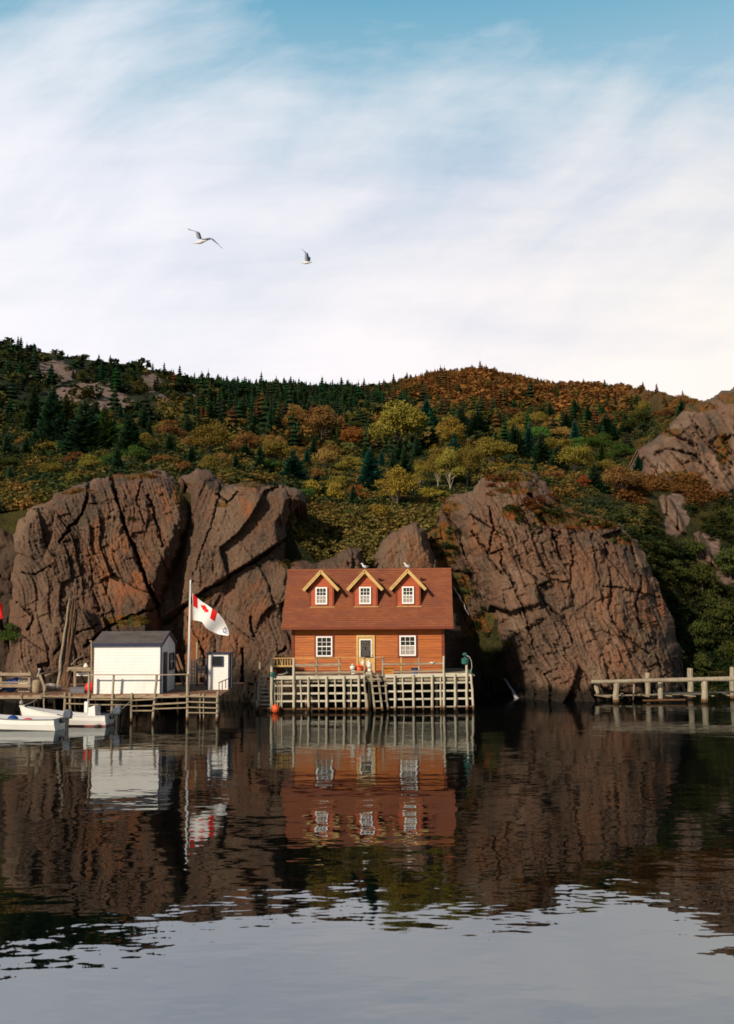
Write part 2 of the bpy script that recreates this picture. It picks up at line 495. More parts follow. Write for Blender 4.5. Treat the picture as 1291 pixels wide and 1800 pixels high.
LC = dict(spruce=(.028, .064, .030), bluespruce=(.018, .080, .056), olive=(.185, .145, .030), green=(.075, .135, .030), brown=(.17, .085, .030),
          rust=(.26, .085, .028), yellow=(.31, .21, .038), tan=(.24, .14, .046), darkolive=(.075, .085, .024))
for k_ in list(LC):
    g_ = {'rust': .85, 'darkolive': .9, 'yellow': 1.0, 'green': 1.0}.get(k_, 1.35); LC[k_] = tuple(x * g_ for x in LC[k_])
for k_, c_ in LC.items(): M['leaf_' + k_] = mat_leaf('foliage_' + k_, c_)
M['bark'] = mat_wood('grey_bark', (.05, .04, .03), (.11, .09, .07), (.2, .17, .13), (6, 6, 1), wet=False)
M['birch'] = mat_wood('pale_birch_bark', (.16, .13, .09), (.34, .30, .22), (.5, .45, .36), (6, 6, 1), wet=False)

# ------------------------------------------------------------------ light
AZ, EL = R(36), R(25)       # light travels towards +x,+y and down
sun_d = bpy.data.lights.new('sun', 'SUN'); sun_d.energy = 4.6; sun_d.angle = R(2.5); sun_d.color = (1.0, .86, .68)
sun = bpy.data.objects.new('sun', sun_d); col.objects.link(sun)
ldir = Vector((math.sin(AZ) * math.cos(EL), math.cos(AZ) * math.cos(EL), -math.sin(EL)))
sun.rotation_euler = ldir.to_track_quat('-Z', 'Y').to_euler()
sun.location = (-40, -40, 60)
w = bpy.data.worlds.new('World'); scene.world = w; w.use_nodes = True
nt = w.node_tree; nt.nodes.clear()
class WT(NT):
    def __init__(s): s.t = nt
W = WT()
wo = W.n('ShaderNodeOutputWorld'); bg = W.n('ShaderNodeBackground'); W.l(bg.outputs[0], wo.inputs[0]); bg.inputs[1].default_value = .05
sky = W.n('ShaderNodeTexSky'); sky.sky_type = 'NISHITA'; sky.sun_disc = False; sky.sun_elevation = EL; sky.sun_rotation = math.pi + AZ
sky.air_density = 1.3; sky.dust_density = .6; sky.ozone_density = 2.0
gen = W.coord('Generated')
sx = W.n('ShaderNodeSeparateXYZ'); W.l(gen, sx.inputs[0])
# project direction onto a cloud layer so that clouds stretch towards the horizon
zc = W.math('ADD', W.math('MAXIMUM', sx.outputs[2], 0.0), .22)
cu = W.n('ShaderNodeCombineXYZ'); W.l(W.math('DIVIDE', sx.outputs[0], zc), cu.inputs[0]); W.l(W.math('DIVIDE', sx.outputs[1], zc), cu.inputs[1])
wv = W.n('ShaderNodeTexNoise'); W.l(gen, wv.inputs['Vector']); wv.inputs['Scale'].default_value = 2.2; wv.inputs['Detail'].default_value = 3
wad = W.n('ShaderNodeVectorMath', operation='MULTIPLY_ADD'); W.l(wv.outputs['Color'], wad.inputs[0]); wad.inputs[1].default_value = (.22, .22, .22); W.l(gen, wad.inputs[2])
mrot = W.mapping(wad.outputs[0], (1, 1, 1), (0, R(27), 0), (0, 0, 0))
mp = W.mapping(mrot, (1.5, 1.0, 4.2), (0, 0, 0), (5.2, 9.4, 1.3))
n1 = W.noise(mp, 1.5, 8, .58)
n2 = W.noise(W.mapping(cu.outputs[0], (.6, 2.2, 1), (0, 0, R(28)), (8.3, 2.2, 0)), 2.4, 6, .6)
nn = W.math('ADD', W.math('MULTIPLY', W.math('SUBTRACT', n1, .5), 2.1), W.math('MULTIPLY', W.math('SUBTRACT', n2, .5), 1.0))
elev = W.math('ARCSINE', sx.outputs[2])
base = W.math('SUBTRACT', W.ramp(elev, [(.16, 1.95), (.26, 1.5), (.34, 1.15), (.42, .98), (.49, .72), (.54, .45), (.60, .22)]), .5)   # more cloud near horizon
cov = W.math('ADD', nn, base)
mask = W.ramp(cov, [(.0, 0.), (.55, .62), (1., 1.)])
# cloud bank over the hills (+Y); unseen sky behind kept dim, deepening shadows
front = W.ramp(sx.outputs[1], [(.0, .0), (.45, 1.)])
mask = W.math('MULTIPLY', mask, front)
warm = W.ramp(sx.outputs[0], [(.0, (8.6, 8.5, 9.2)), (.38, (9.1, 8.5, 8.2))]) if False else None
wx = W.ramp(W.math('ADD', W.math('MULTIPLY', sx.outputs[0], 1.0), .5), [(.30, (.925, .905, .955)), (.62, (.96, .905, .90)), (.85, (.975, .91, .85))])
cs = W.n('ShaderNodeVectorMath', operation='SCALE'); W.l(wx, cs.inputs[0]); cs.inputs['Scale'].default_value = 21.2
# blue part: nishita lifted towards the pale teal of thin high haze
thin = W.ramp(elev, [(.28, (.78, .83, .95)), (.42, (.64, .76, .92)), (.50, (.42, .66, .82)), (.60, (.15, .47, .67))])
tsc = W.n('ShaderNodeVectorMath', operation='SCALE'); W.l(thin, tsc.inputs[0]); tsc.inputs['Scale'].default_value = 19.2; thin = tsc.outputs[0]
hz = W.math('MULTIPLY', front, .85)
blue = W.mix(hz, sky.outputs[0], thin)
tot = W.mix(mask, blue, cs.outputs[0])
W.l(tot, bg.inputs[0])
scene.view_settings.view_transform = 'Standard'; scene.view_settings.look = 'None'
scene.view_settings.exposure = 0; scene.view_settings.gamma = 1
scene.cycles.max_bounces = 5; scene.cycles.diffuse_bounces = 2; scene.cycles.glossy_bounces = 3
scene.cycles.use_denoising = True
scene.cycles.sample_clamp_indirect = 4
scene.render.film_transparent = False
scene.cycles.pixel_filter_type = 'BLACKMAN_HARRIS'; scene.cycles.filter_width = 1.7
# ------------------------------------------------------------------ hill terrain
CX = np.array([-500, -300, 0, 150, 300, 420, 500, 560, 650, 740, 800, 860, 950, 1050, 1150, 1220, 1291, 1600, 1900], float)
T66 = np.array([900, 900, 905, 880, 868, 872, 930, 995, 995, 1030, 1160, 1130, 900, 975, 1110, 1225, 1225, 1225, 1225], float)
T75 = np.array([870, 870, 880, 855, 842, 850, 875, 905, 915, 925, 935, 900, 862, 900, 985, 1090, 1120, 1110, 1100], float)
T90 = np.array([840, 840, 855, 832, 822, 826, 836, 850, 862, 862, 852, 836, 838, 850, 862, 878, 902, 890, 880], float)
SX = np.array([-500, -300, 0, 60, 150, 210, 290, 322, 400, 500, 640, 700, 750, 820, 860, 900, 960, 1010, 1100, 1130, 1160, 1210, 1291, 1600, 1900], float)
SY = np.array([570, 580, 600, 616, 634, 639, 655, 668, 673, 677, 680, 672, 660, 649, 652, 661, 674, 672, 679, 684, 690, 704, 730, 780, 800], float)
SD = np.array([260, 260, 260, 260, 260, 265, 280, 330, 420, 450, 470, 480, 480, 480, 480, 470, 460, 450, 380, 260, 170, 135, 130, 130, 130], float)
def hill_py(px, Y):
    px = np.asarray(px, float); Y = np.asarray(Y, float)
    a = np.interp(px, CX, T66); b = np.interp(px, CX, T75); c = np.interp(px, CX, T90)
    s = np.interp(px, SX, SY); sd = np.interp(px, SX, SD)
    t = np.clip(np.log(Y / 90.) / np.log(sd / 90.), 0, 1)
    far = c + (s - c) * (t ** .85 * .85 + .15 * sstep(0, 1, t))
    r = np.where(Y < 66, a + (66 - Y) * 420, np.where(Y < 75, a + (b - a) * (Y - 66) / 9, np.where(Y < 90, b + (c - b) * (Y - 75) / 15, far)))
    r = np.where(Y > sd, s + (Y - sd) * .25, r)
    amp = np.clip((Y - 66) / 30, 0, 1) * np.clip((sd + 10 - Y) / 60, .12, 1)
    return r + amp * 15 * (fbm(px / 60. + 3, np.log(Y) * 9, 5, 4) - .5)
def hill_pt(px, Y): return Pn(px, hill_py(px, Y), Y)
_YS = np.exp(np.linspace(math.log(66), math.log(480), 240))
def hill_Y(px, py):
    "nearest distance at which the hill shows at this pixel row"
    c = hill_py(np.full(240, float(px)), _YS); m = np.where(c <= py)[0]
    return float(_YS[m[0]]) if len(m) else float(np.interp(px, SX, SD))

def blob(px, py, cx, cy, rx, ry): return np.clip(1 - np.hypot((px - cx) / rx, (py - cy) / ry), 0, 1)
def hill_colour(px, py, r):
    "mean foliage colour by zone: green (0) .. orange (1) mix plus random r"
    px = np.asarray(px, float); py = np.asarray(py, float)
    n = fbm(px / 90., py / 45., 31, 3)
    o = .25 + .9 * (n - .45)
    o = o + sstep(640, 860, px) * sstep(760, 690, py) * .75 + .8 * blob(px, py, 800, 690, 130, 60) * 1.
    o = o - .5 * sstep(320, 400, px) * sstep(660, 560, px) * sstep(745, 720, py)
    o = o - .35 * sstep(260, 120, px) * sstep(800, 740, py)
    o = o + .25 * sstep(880, 830, -py + 1660) * 0
    o = np.clip(o + (r - .5) * .85, 0, 1)
    g = np.array([.018, .032, .014]); m_ = np.array([.085, .075, .020]); b_ = np.array([.21, .092, .028])
    o = o[..., None]
    return np.where(o < .5, g + (m_ - g) * o * 2, m_ + (b_ - m_) * (o - .5) * 2)

pxs = np.arange(-500, 1901, 4.0)
ys = np.concatenate([[63, 64, 65], np.exp(np.linspace(math.log(66), math.log(500), 300)), [560, 700, 900]])
GX, GY = np.meshgrid(pxs, ys)
PYg = hill_py(GX, GY)
V = Pn(GX, PYg, GY)
V[..., 2] += (fbm(V[..., 0] / 3., V[..., 1] / 3., 9, 4) - .5) * np.clip((GY - 66) / 20, 0, 1) * 1.2
nr, nc = GX.shape
idx = np.arange(nr * nc).reshape(nr, nc)
Fq = np.stack([idx[:-1, :-1], idx[:-1, 1:], idx[1:, 1:], idx[1:, :-1]], -1).reshape(-1, 4)
hc = hill_colour(GX, PYg, np.full(GX.shape, .5)) * .8
# bare rock showing through on the hillside
rk = np.zeros(GX.shape)
for (cx, cy, rx, ry) in ((90, 655, 50, 26), (150, 690, 75, 22), (195, 715, 50, 22), (262, 672, 26, 20), (320, 700, 50, 12), (240, 808, 46, 12), (560, 800, 42, 18), (675, 705, 34, 12),
                         (330, 795, 30, 12), (445, 845, 40, 14), (1190, 905, 26, 50), (1245, 960, 30, 40), (1080, 935, 40, 16), (90, 850, 20, 10), (1280, 1010, 22, 20), (1130, 960, 34, 16)):
    rk = np.maximum(rk, blob(GX, PYg, cx, cy, rx, ry) * 2.2)
rk = np.clip(rk + (fbm(GX / 14., PYg / 8., 77, 4) - .5) * 1.4 * (rk > 0), 0, 1)
t = NT('hill_ground'); pos = t.n('ShaderNodeNewGeometry').outputs['Position']
nz = t.noise(pos, .8, 8, .7); nz2 = t.noise(pos, 3.5, 6, .7)
g_ = t.mix(t.ramp(nz, [(.35, .75), (.6, 0.)]), t.attr('col', 'Color'), (.018, .020, .008))
g_ = t.mix(t.ramp(nz2, [(.5, 0.), (.7, .45)]), g_, (.16, .095, .03))
rc = t.ramp(t.noise(t.mapping(pos, (1, 1, 2.5)), .9, 7, .65), [(.3, (.07, .045, .035)), (.5, (.23, .15, .12)), (.75, (.36, .27, .22))])
g_ = t.mix(t.ramp(t.attr('rock'), [(.3, 0.), (.5, 1.)]), g_, rc)
t.principled(g_, .95, t.bump(t.math('ADD', nz, nz2), .5, .8), .1)
hill = np_mesh('hill_terrain', V.reshape(-1, 3), Fq, t.m, attrs={'rock': rk}, colors={'col': hc.reshape(-1, 3)}, smooth=True)
tag(hill, kind='structure')

# sea bed and water
t = NT('harbour_water'); co = t.n('ShaderNodeNewGeometry').outputs['Position']
a1 = t.noise(t.mapping(co, (.75, 1.0, 1), (0, 0, R(12))), .36, 2, .5)
a2 = t.noise(t.mapping(co, (.7, 1.15, 1), (0, 0, R(-9))), 1.5, 2, .5)
a3 = t.noise(t.mapping(co, (1.0, 1.3, 1), (0, 0, R(5))), 7.0, 3, .6)
patch = t.ramp(t.noise(co, .11, 3), [(.40, .25), (.66, 1.)])
sxw = t.n('ShaderNodeSeparateXYZ'); t.l(co, sxw.inputs[0])
farm = t.n('ShaderNodeMapRange'); t.l(sxw.outputs[1], farm.inputs[0]); farm.inputs[1].default_value = 28; farm.inputs[2].default_value = 46; farm.inputs[3].default_value = .12; farm.inputs[4].default_value = 1.0
hh = t.math('MULTIPLY', a1, .026)
hh = t.math('ADD', hh, t.math('MULTIPLY', a2, .0075))
hh = t.math('ADD', hh, t.math('MULTIPLY', t.math('MULTIPLY', a3, patch), t.math('MULTIPLY', farm.outputs[0], .0027)))
bp = t.n('ShaderNodeBump'); bp.inputs['Distance'].default_value = 1.0; bp.inputs['Strength'].default_value = 1.0; t.l(hh, bp.inputs['Height'])
gl = t.n('ShaderNodeBsdfGlossy'); gl.inputs['Roughness'].default_value = .012; t.l(bp.outputs[0], gl.inputs['Normal']); gl.inputs['Color'].default_value = (.90, .96, 1.0, 1)
df_ = t.n('ShaderNodeBsdfDiffuse'); df_.inputs[0].default_value = (.003, .0035, .003, 1)
fz = t.n('ShaderNodeFresnel'); fz.inputs['IOR'].default_value = 1.33; t.l(bp.outputs[0], fz.inputs['Normal'])
mxw = t.n('ShaderNodeMixShader'); t.l(t.math('ADD', t.math('MULTIPLY', fz.outputs[0], .24), .30), mxw.inputs[0])
t.l(df_.outputs[0], mxw.inputs[1]); t.l(gl.outputs[0], mxw.inputs[2]); t.l(mxw.outputs[0], t.out.inputs['Surface'])
M['water'] = t.m
mb = MB(); mb.add([(-900, -120, 0), (900, -120, 0), (900, 1500, 0), (-900, 1500, 0)], [(0, 1, 2, 3)])
water = mb.build('harbour_water', M['water']); tag(water, kind='structure')
mb = MB(); mb.add([(-900, -120, -3), (900, -120, -3), (900, 1500, -3), (-900, 1500, -3)], [(0, 1, 2, 3)])
bed = mb.build('harbour_ground', mat_plain('sea_bed', (.05, .045, .035))); tag(bed, kind='structure')

_gx = np.arange(-500, 1901, 20.0); _gt = np.zeros((len(_gx), 0))
_HP = np.stack([hill_py(np.full(240, g), _YS) for g in _gx])
_HP = np.minimum.accumulate(_HP, 1)
def hill_Yv(px, py):
    px = np.asarray(px, float); sh = px.shape; px = px.ravel(); py = np.asarray(py, float).ravel()
    i = np.clip(np.round((px + 500) / 20).astype(int), 0, len(_gx) - 1); out = np.zeros(px.shape)
    for k in np.unique(i):
        m = i == k
        out[m] = np.interp(-py[m], -_HP[k], _YS)
    return out.reshape(sh)
# ------------------------------------------------------------------ cliffs
CLIFF = {}
def bricks(al, ac, L, Wd, seed, off, tilt):
    "rectangular joint blocks: random depth and tilt per block, crisp edges"
    r_ = np.floor(ac / Wd); fr = ac / Wd - r_
    a = al / L + h2(r_, r_ * 0, seed) * 7.3; L2 = .7 + .6 * h2(r_, r_ * 0, seed + 1); a = a * L2
    c_ = np.floor(a); fa = a - c_
    d = (h2(c_, r_, seed + 2) - .5) * off + (fr - .5) * (h2(c_, r_, seed + 3) - .35) * tilt + (fa - .5) * (h2(c_, r_, seed + 4) - .5) * tilt
    edge = np.minimum(np.minimum(fr, 1 - fr) * Wd, np.minimum(fa, 1 - fa) * L / L2)
    return d, edge
def cliff(name, poly, depth, strata, mat, fine=1.0, cracks=(), veg=(), dark=(), tint=(), R_edge=3.0, w_edge=22, amp=1.0, step=1.6, seed=1, blocks=1.0, edge_noise=6, stri=.12, label=None, shape=None, base_fix=True):
    """poly in photo pixels gives the outline, depth(px,py) the distance of its face;
    strata = (dx,dy) direction of the bedding; facets, blocks, cracks and rounded shoulders are real relief"""
    poly = [tuple(map(float, p)) for p in poly]
    x0 = min(p[0] for p in poly); x1 = max(p[0] for p in poly); y0 = min(p[1] for p in poly); y1 = max(p[1] for p in poly)
    gx, gy = np.meshgrid(np.arange(x0 - 6, x1 + 7, step), np.arange(y0 - 6, y1 + 7, step))
    sn = math.hypot(*strata); ux, uy = strata[0] / sn, strata[1] / sn
    along = gx * ux + gy * uy; across = -gx * uy + gy * ux
    across = across + 26 * (fbm(gx / 120., gy / 120., seed + 3, 2) - .5) * 2; along = along + 20 * (fbm(gx / 90., gy / 90., seed + 4, 2) - .5)
    sd = poly_sd(gx, gy, poly) + (fbm(gx / 16., gy / 16., seed + 40, 4) - .5) * edge_noise * 2
    D = depth(gx, gy)
    f1, e1 = facet(along / 150., across / 80., seed, 1.0, 2.4)
    f2, e2 = bricks(along + 9 * fbm(gx / 40., gy / 40., seed + 71, 2), across + 5 * fbm(gx / 30., gy / 30., seed + 72, 2), 58., 21., seed + 1, .62, .55)
    f3, e3 = bricks(along + 5 * fbm(gx / 14., gy / 14., seed + 73, 2), across + 4 * fbm(gx / 16., gy / 16., seed + 74, 2), 22., 9., seed + 2, .40, .34)
    f4, e4 = bricks(along + 3 * fbm(gx / 8., gy / 8., seed + 75, 2), across + 2 * fbm(gx / 8., gy / 8., seed + 76, 2), 10., 4.6, seed + 6, .20, .14)
    msk = sstep(.35, .65, fbm(gx / 60. + 9, gy / 60., seed + 21, 3))
    D = D + amp * (f1 + f2 * (.35 + .65 * msk * blocks) + fine * (f3 * (.25 + .75 * msk) * blocks + f4 * blocks * (.3 + .7 * msk)))
    D = D + amp * .10 * np.clip(1 - e1 / .05, 0, 1) + amp * .22 * blocks * np.clip(1 - e2 / 2.2, 0, 1) * sstep(.4, .6, fbm(gx / 30., gy / 30., seed + 80, 2))
    saw = across / 6.5 + .8 * fbm(gx / 50., gy / 50., seed + 81, 2); D = D + amp * .13 * (saw - np.floor(saw)) * sstep(.4, .62, fbm(gx / 45., gy / 45., seed + 82, 3))
    D = D + stri * amp * (fbm(across / 14., along / 80., seed + 8, 4) - .5) + .20 * (fbm(gx / 5., gy / 5., seed + 9, 3) - .5) + .10 * (vn(gx / 1.9, gy / 2.3, seed + 19) - .5)
    dk = np.zeros(gx.shape)
    for pts, wd, dp in cracks:
        jx = gx + (fbm(gx / 9., gy / 9., seed + 60, 3) - .5) * 9; jy = gy + (fbm(gx / 9., gy / 9., seed + 61, 3) - .5) * 9; wd = wd * (.35 + .55 * fbm(gx / 25., gy / 25., seed + 62, 2))
        d = line_d(jx, jy, pts)
        g = np.clip(1 - d / wd, 0, 1)
        D = D + .7 * dp * g ** .7
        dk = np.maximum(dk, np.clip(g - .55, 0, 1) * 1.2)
    e = np.clip(1 - sd / w_edge, 0, 1)
    if shape is not None: e = shape(gx, gy, sd, e)
    if base_fix: e = e * sstep(1236, 1190, gy)
    D = D + R_edge * (.45 * e + .55 * (1 - np.sqrt(np.clip(1 - e * e, 0, 1))))
    vg = np.zeros(gx.shape)
    for (cx, cy, rx, ry) in veg: vg = np.maximum(vg, np.clip(blob(gx, gy, cx, cy, rx, ry) * 2, 0, 1))
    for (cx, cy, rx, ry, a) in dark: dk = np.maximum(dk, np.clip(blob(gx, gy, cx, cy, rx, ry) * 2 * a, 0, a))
    tn = np.zeros(gx.shape)
    for (cx, cy, rx, ry, a) in tint: tn = np.maximum(tn, np.clip(blob(gx, gy, cx, cy, rx, ry) * 2 * a, 0, a))
    tn = tn * sstep(.38, .62, fbm(across / 16., along / 34., seed + 33, 4))
    V = Pn(gx, gy, D)
    nr, nc = gx.shape
    ok = sd > 0
    okc = ok[:-1, :-1] & ok[:-1, 1:] & ok[1:, 1:] & ok[1:, :-1]
    idx = np.arange(nr * nc).reshape(nr, nc)
    Fq = np.stack([idx[:-1, :-1], idx[1:, :-1], idx[1:, 1:], idx[:-1, 1:]], -1)[okc]
    # the shoulders run back into the hill behind so that the mass has thickness
    used = np.zeros(nr * nc, bool); used[Fq.ravel()] = True
    edges = {}
    from collections import Counter
    E = np.concatenate([Fq[:, [0, 1]], Fq[:, [1, 2]], Fq[:, [2, 3]], Fq[:, [3, 0]]])
    key = np.sort(E, 1); kk = key[:, 0].astype(np.int64) * (nr * nc) + key[:, 1]
    u, inv, cnt = np.unique(kk, return_inverse=True, return_counts=True)
    bE = E[cnt[inv] == 1]
    bv = np.unique(bE)
    remap = -np.ones(nr * nc, int); vi = np.where(used)[0]; remap[vi] = np.arange(len(vi))
    Vf = V.reshape(-1, 3)[vi]
    bpos = {b: len(vi) + i for i, b in enumerate(bv)}
    Vb = V.reshape(-1, 3)[bv].copy(); Vb[:, 1] += 6.0; Vb[:, 2] -= 2.0
    sk = np.array([[remap[b], remap[a], bpos[a], bpos[b]] for a, b in bE])
    Fa = np.concatenate([remap[Fq], sk])
    Va = np.concatenate([Vf, Vb])
    ext = lambda A: np.concatenate([A.ravel()[vi], A.ravel()[bv]])
    o = np_mesh(name, Va, Fa, mat, attrs={'veg': ext(vg), 'dark': ext(dk), 'tint': ext(tn)})
    tag(o, kind='structure')
    if label: o['label'] = label
    CLIFF[name + str(seed)] = (gx, gy, D, sd)
    return o
def cliff_Y(key, px, py):
    gx, gy, D, sd = CLIFF[key]
    j = int(np.clip(round((px - gx[0, 0]) / (gx[0, 1] - gx[0, 0])), 0, gx.shape[1] - 1)); i = int(np.clip(round((py - gy[0, 0]) / (gy[1, 0] - gy[0, 0])), 0, gx.shape[0] - 1))
    return float(D[i, j])

BOT = 1262
# far-left dark rock behind the wharf
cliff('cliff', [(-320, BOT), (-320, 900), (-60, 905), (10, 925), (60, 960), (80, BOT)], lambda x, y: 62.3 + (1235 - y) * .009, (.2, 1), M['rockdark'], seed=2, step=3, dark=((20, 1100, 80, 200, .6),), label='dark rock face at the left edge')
# A: big rounded slab on the left
A_poly = [(8, BOT), (2, 1180), (14, 1100), (6, 1000), (14, 950), (30, 910), (62, 884), (110, 862), (165, 843), (205, 834), (235, 832), (258, 826), (276, 822), (300, 836), (322, 858), (334, 884), (338, 915), (322, 948), (306, 985), (292, 1025), (280, 1060), (276, 1100), (282, 1150), (300, BOT)]
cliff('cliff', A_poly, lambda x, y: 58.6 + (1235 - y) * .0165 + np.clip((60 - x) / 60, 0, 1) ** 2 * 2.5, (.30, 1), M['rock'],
      cracks=(([(197, 838), (207, 880), (222, 930), (238, 965), (252, 1005), (270, 1050), (288, 1100)], 7, 2.4),
              ([(158, 848), (154, 880), (143, 905), (122, 930), (104, 952)], 5, 1.6),
              ([(262, 870), (272, 905), (286, 960)], 4, 1.1), ([(160, 985), (164, 1040), (176, 1075)], 3, .7),
              ([(250, 840), (240, 880), (254, 920)], 3, .8), ([(150, 1135), (195, 1098), (240, 1080), (285, 1065)], 5, 1.3),
              ([(40, 1005), (60, 1010), (90, 995)], 3, .8), ([(30, 1060), (60, 1080), (50, 1110)], 4, .9), ([(95, 1150), (120, 1120), (170, 1100)], 3, .8)),
      veg=((235, 836, 60, 8), (322, 868, 26, 26), (120, 862, 40, 8), (225, 1092, 60, 14)),
      dark=((130, 1195, 90, 30, .8), (60, 1240, 160, 50, .95), (250, 1240, 120, 50, .95), (240, 1115, 60, 20, .55)), tint=((220, 1010, 60, 90, .9), (180, 960, 40, 60, .6), (285, 900, 26, 70, .5)),  # dark: wide patches along the foot put wharf shade into the wet rock colour
      seed=3, blocks=.8, fine=.5, label='large rounded rock slab cliff behind the white shed')
# B: slab behind the flag
B_poly = [(250, BOT), (262, 1060), (290, 960), (322, 880), (312, 838), (348, 820), (372, 828), (395, 850), (430, 846), (468, 853), (500, 850), (528, 860), (545, 884), (520, 896), (505, 925), (512, 955), (506, 976), (530, 978), (560, 986), (590, 974), (620, 968), (640, 975), (650, 1010), (668, BOT)]
def depthB(x, y):
    d = 60.2 + (1235 - y) * .0145
    # everything above the diagonal ledge stands forward of the slab below it
    led = np.interp(x, [280, 340, 400, 460, 505, 545], [1092, 1050, 1012, 975, 942, 900])
    return d - .9 * sstep(led + 5, led - 3, y) + 3.4 * sstep(352, 300, x) * sstep(830, 900, y)
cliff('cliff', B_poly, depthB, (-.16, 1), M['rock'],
      cracks=(([(290, 1098), (340, 1054), (400, 1014), (460, 978), (505, 945), (530, 915)], 5, 1.2),
              ([(372, 828), (388, 852), (378, 905), (352, 980), (330, 1045)], 3, .6), ([(500, 855), (512, 880), (506, 925)], 4, 1.0),
              ([(380, 868), (400, 885), (420, 865)], 4, 1.3), ([(330, 1085), (352, 1130), (368, 1190)], 3, .8), ([(440, 1085), (445, 1120)], 4, .9),
              ([(490, 1150), (505, 1140)], 4, 1.), ([(425, 1140), (428, 1200)], 6, 1.2)),
      veg=((445, 850, 50, 8), (540, 935, 36, 40), (392, 888, 16, 6), (505, 985, 18, 22), (350, 1050, 36, 6)), dark=((430, 1215, 50, 60, .9), (330, 1245, 140, 60, .95), (480, 1250, 120, 50, .95), (600, 1250, 160, 60, .95), (480, 985, 10, 5, .8), (590, 1225, 200, 40, .5)),  # dark: wide patches along the base paint shade under the decks
      tint=((445, 885, 50, 50, .8), (330, 1115, 60, 70, 1.), (450, 1050, 30, 60, .5), (400, 1130, 40, 60, .5)),
      seed=14, blocks=.5, fine=.6, amp=.72, label='broad flat rock slab behind the flagpole')
# C: small rocks just behind the ridge of the house
cliff('rock_outcrop', [(560, 1040), (572, 1000), (598, 968), (622, 958), (638, 966), (640, 990), (650, 1040)], lambda x, y: 62.0 + (1000 - y) * .02, (.4, 1), M['rock'], seed=5, w_edge=12, R_edge=1.5, base_fix=False, amp=.6, label='small pointed rock above the roof ridge')
# D: upright block to the right of centre
cliff('rock_outcrop', [(640, BOT), (655, 1010), (660, 975), (672, 944), (705, 928), (734, 918), (750, 930), (762, 965), (778, 1005), (800, 1060), (836, 1130), (860, 1190), (872, BOT)],
      lambda x, y: 61.3 + (1235 - y) * .012 + sstep(735, 850, x) * 1.5, (.16, 1), M['rock'], seed=6, w_edge=16, R_edge=2.2, blocks=.35, amp=.6,
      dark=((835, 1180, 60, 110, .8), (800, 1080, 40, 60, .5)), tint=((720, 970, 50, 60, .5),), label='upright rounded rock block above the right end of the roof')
# gully floor
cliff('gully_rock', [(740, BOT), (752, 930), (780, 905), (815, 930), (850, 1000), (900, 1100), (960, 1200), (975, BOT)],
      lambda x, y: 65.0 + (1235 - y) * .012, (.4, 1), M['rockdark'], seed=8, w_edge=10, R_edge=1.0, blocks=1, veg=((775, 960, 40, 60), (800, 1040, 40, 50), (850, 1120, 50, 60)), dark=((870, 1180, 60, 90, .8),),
      label='dark gully between the two rock masses')
# E: the big blocky cliff on the right
E_poly = [(905, BOT), (900, 1215), (880, 1160), (862, 1110), (838, 1050), (812, 985), (792, 945), (768, 905), (775, 880), (802, 868), (832, 862), (840, 842), (870, 832), (905, 826), (938, 828), (958, 850), (980, 880), (1010, 893), (1050, 905), (1090, 925), (1118, 950), (1140, 985), (1160, 1030), (1182, 1090), (1200, 1150), (1208, 1210), (1214, BOT)]
def depthE(x, y):
    ridge = np.interp(y, [830, 900, 1000, 1100, 1235], [860, 880, 930, 985, 1020])
    left = np.clip((ridge - x) / 120, 0, 1.5); right = np.clip((x - 1060) / 150, 0, 1.2)
    return 58.4 + (1235 - y) * .020 + left ** 1.6 * 4.2 + right ** 2 * 3.2
cliff('cliff', E_poly, depthE, (.36, 1), M['rockE'],
      cracks=(([(932, 869), (950, 905), (975, 945), (987, 984)], 5, 1.6), ([(860, 890), (868, 930), (858, 980), (885, 1010)], 4, 1.2), ([(880, 985), (905, 1030), (925, 1080), (940, 1140)], 4, 1.1),
              ([(1000, 930), (1008, 980), (1000, 1035)], 3, .9), ([(1040, 940), (1052, 1010), (1060, 1060)], 3, .8), ([(1110, 960), (1128, 1020), (1118, 1060), (1130, 1110)], 4, 1.1),
              ([(900, 950), (915, 990), (945, 1020)], 3, .9), ([(960, 1060), (990, 1090), (1010, 1130)], 4, 1.), ([(1075, 1085), (1100, 1120), (1140, 1150)], 3, .8),
              ([(830, 935), (860, 975), (885, 965)], 4, 1.3), ([(900, 1110), (930, 1135), (950, 1180)], 4, 1.), ([(1060, 1030), (1115, 1040), (1160, 1050)], 3, .9), ([(950, 1010), (1000, 1025)], 3, .8)),
      veg=((895, 838, 60, 14), (905, 862, 55, 10), (985, 890, 70, 14), (1040, 915, 80, 22), (970, 910, 40, 20), (1100, 948, 40, 14), (790, 890, 30, 14), (900, 900, 26, 20)),
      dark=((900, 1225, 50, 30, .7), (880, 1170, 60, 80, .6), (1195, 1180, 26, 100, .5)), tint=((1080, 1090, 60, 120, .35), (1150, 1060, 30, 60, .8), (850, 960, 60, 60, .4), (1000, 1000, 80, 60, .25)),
      seed=23, blocks=1.35, amp=1.0, w_edge=40, R_edge=3.0, label='big blocky pinkish cliff on the right of the cove')
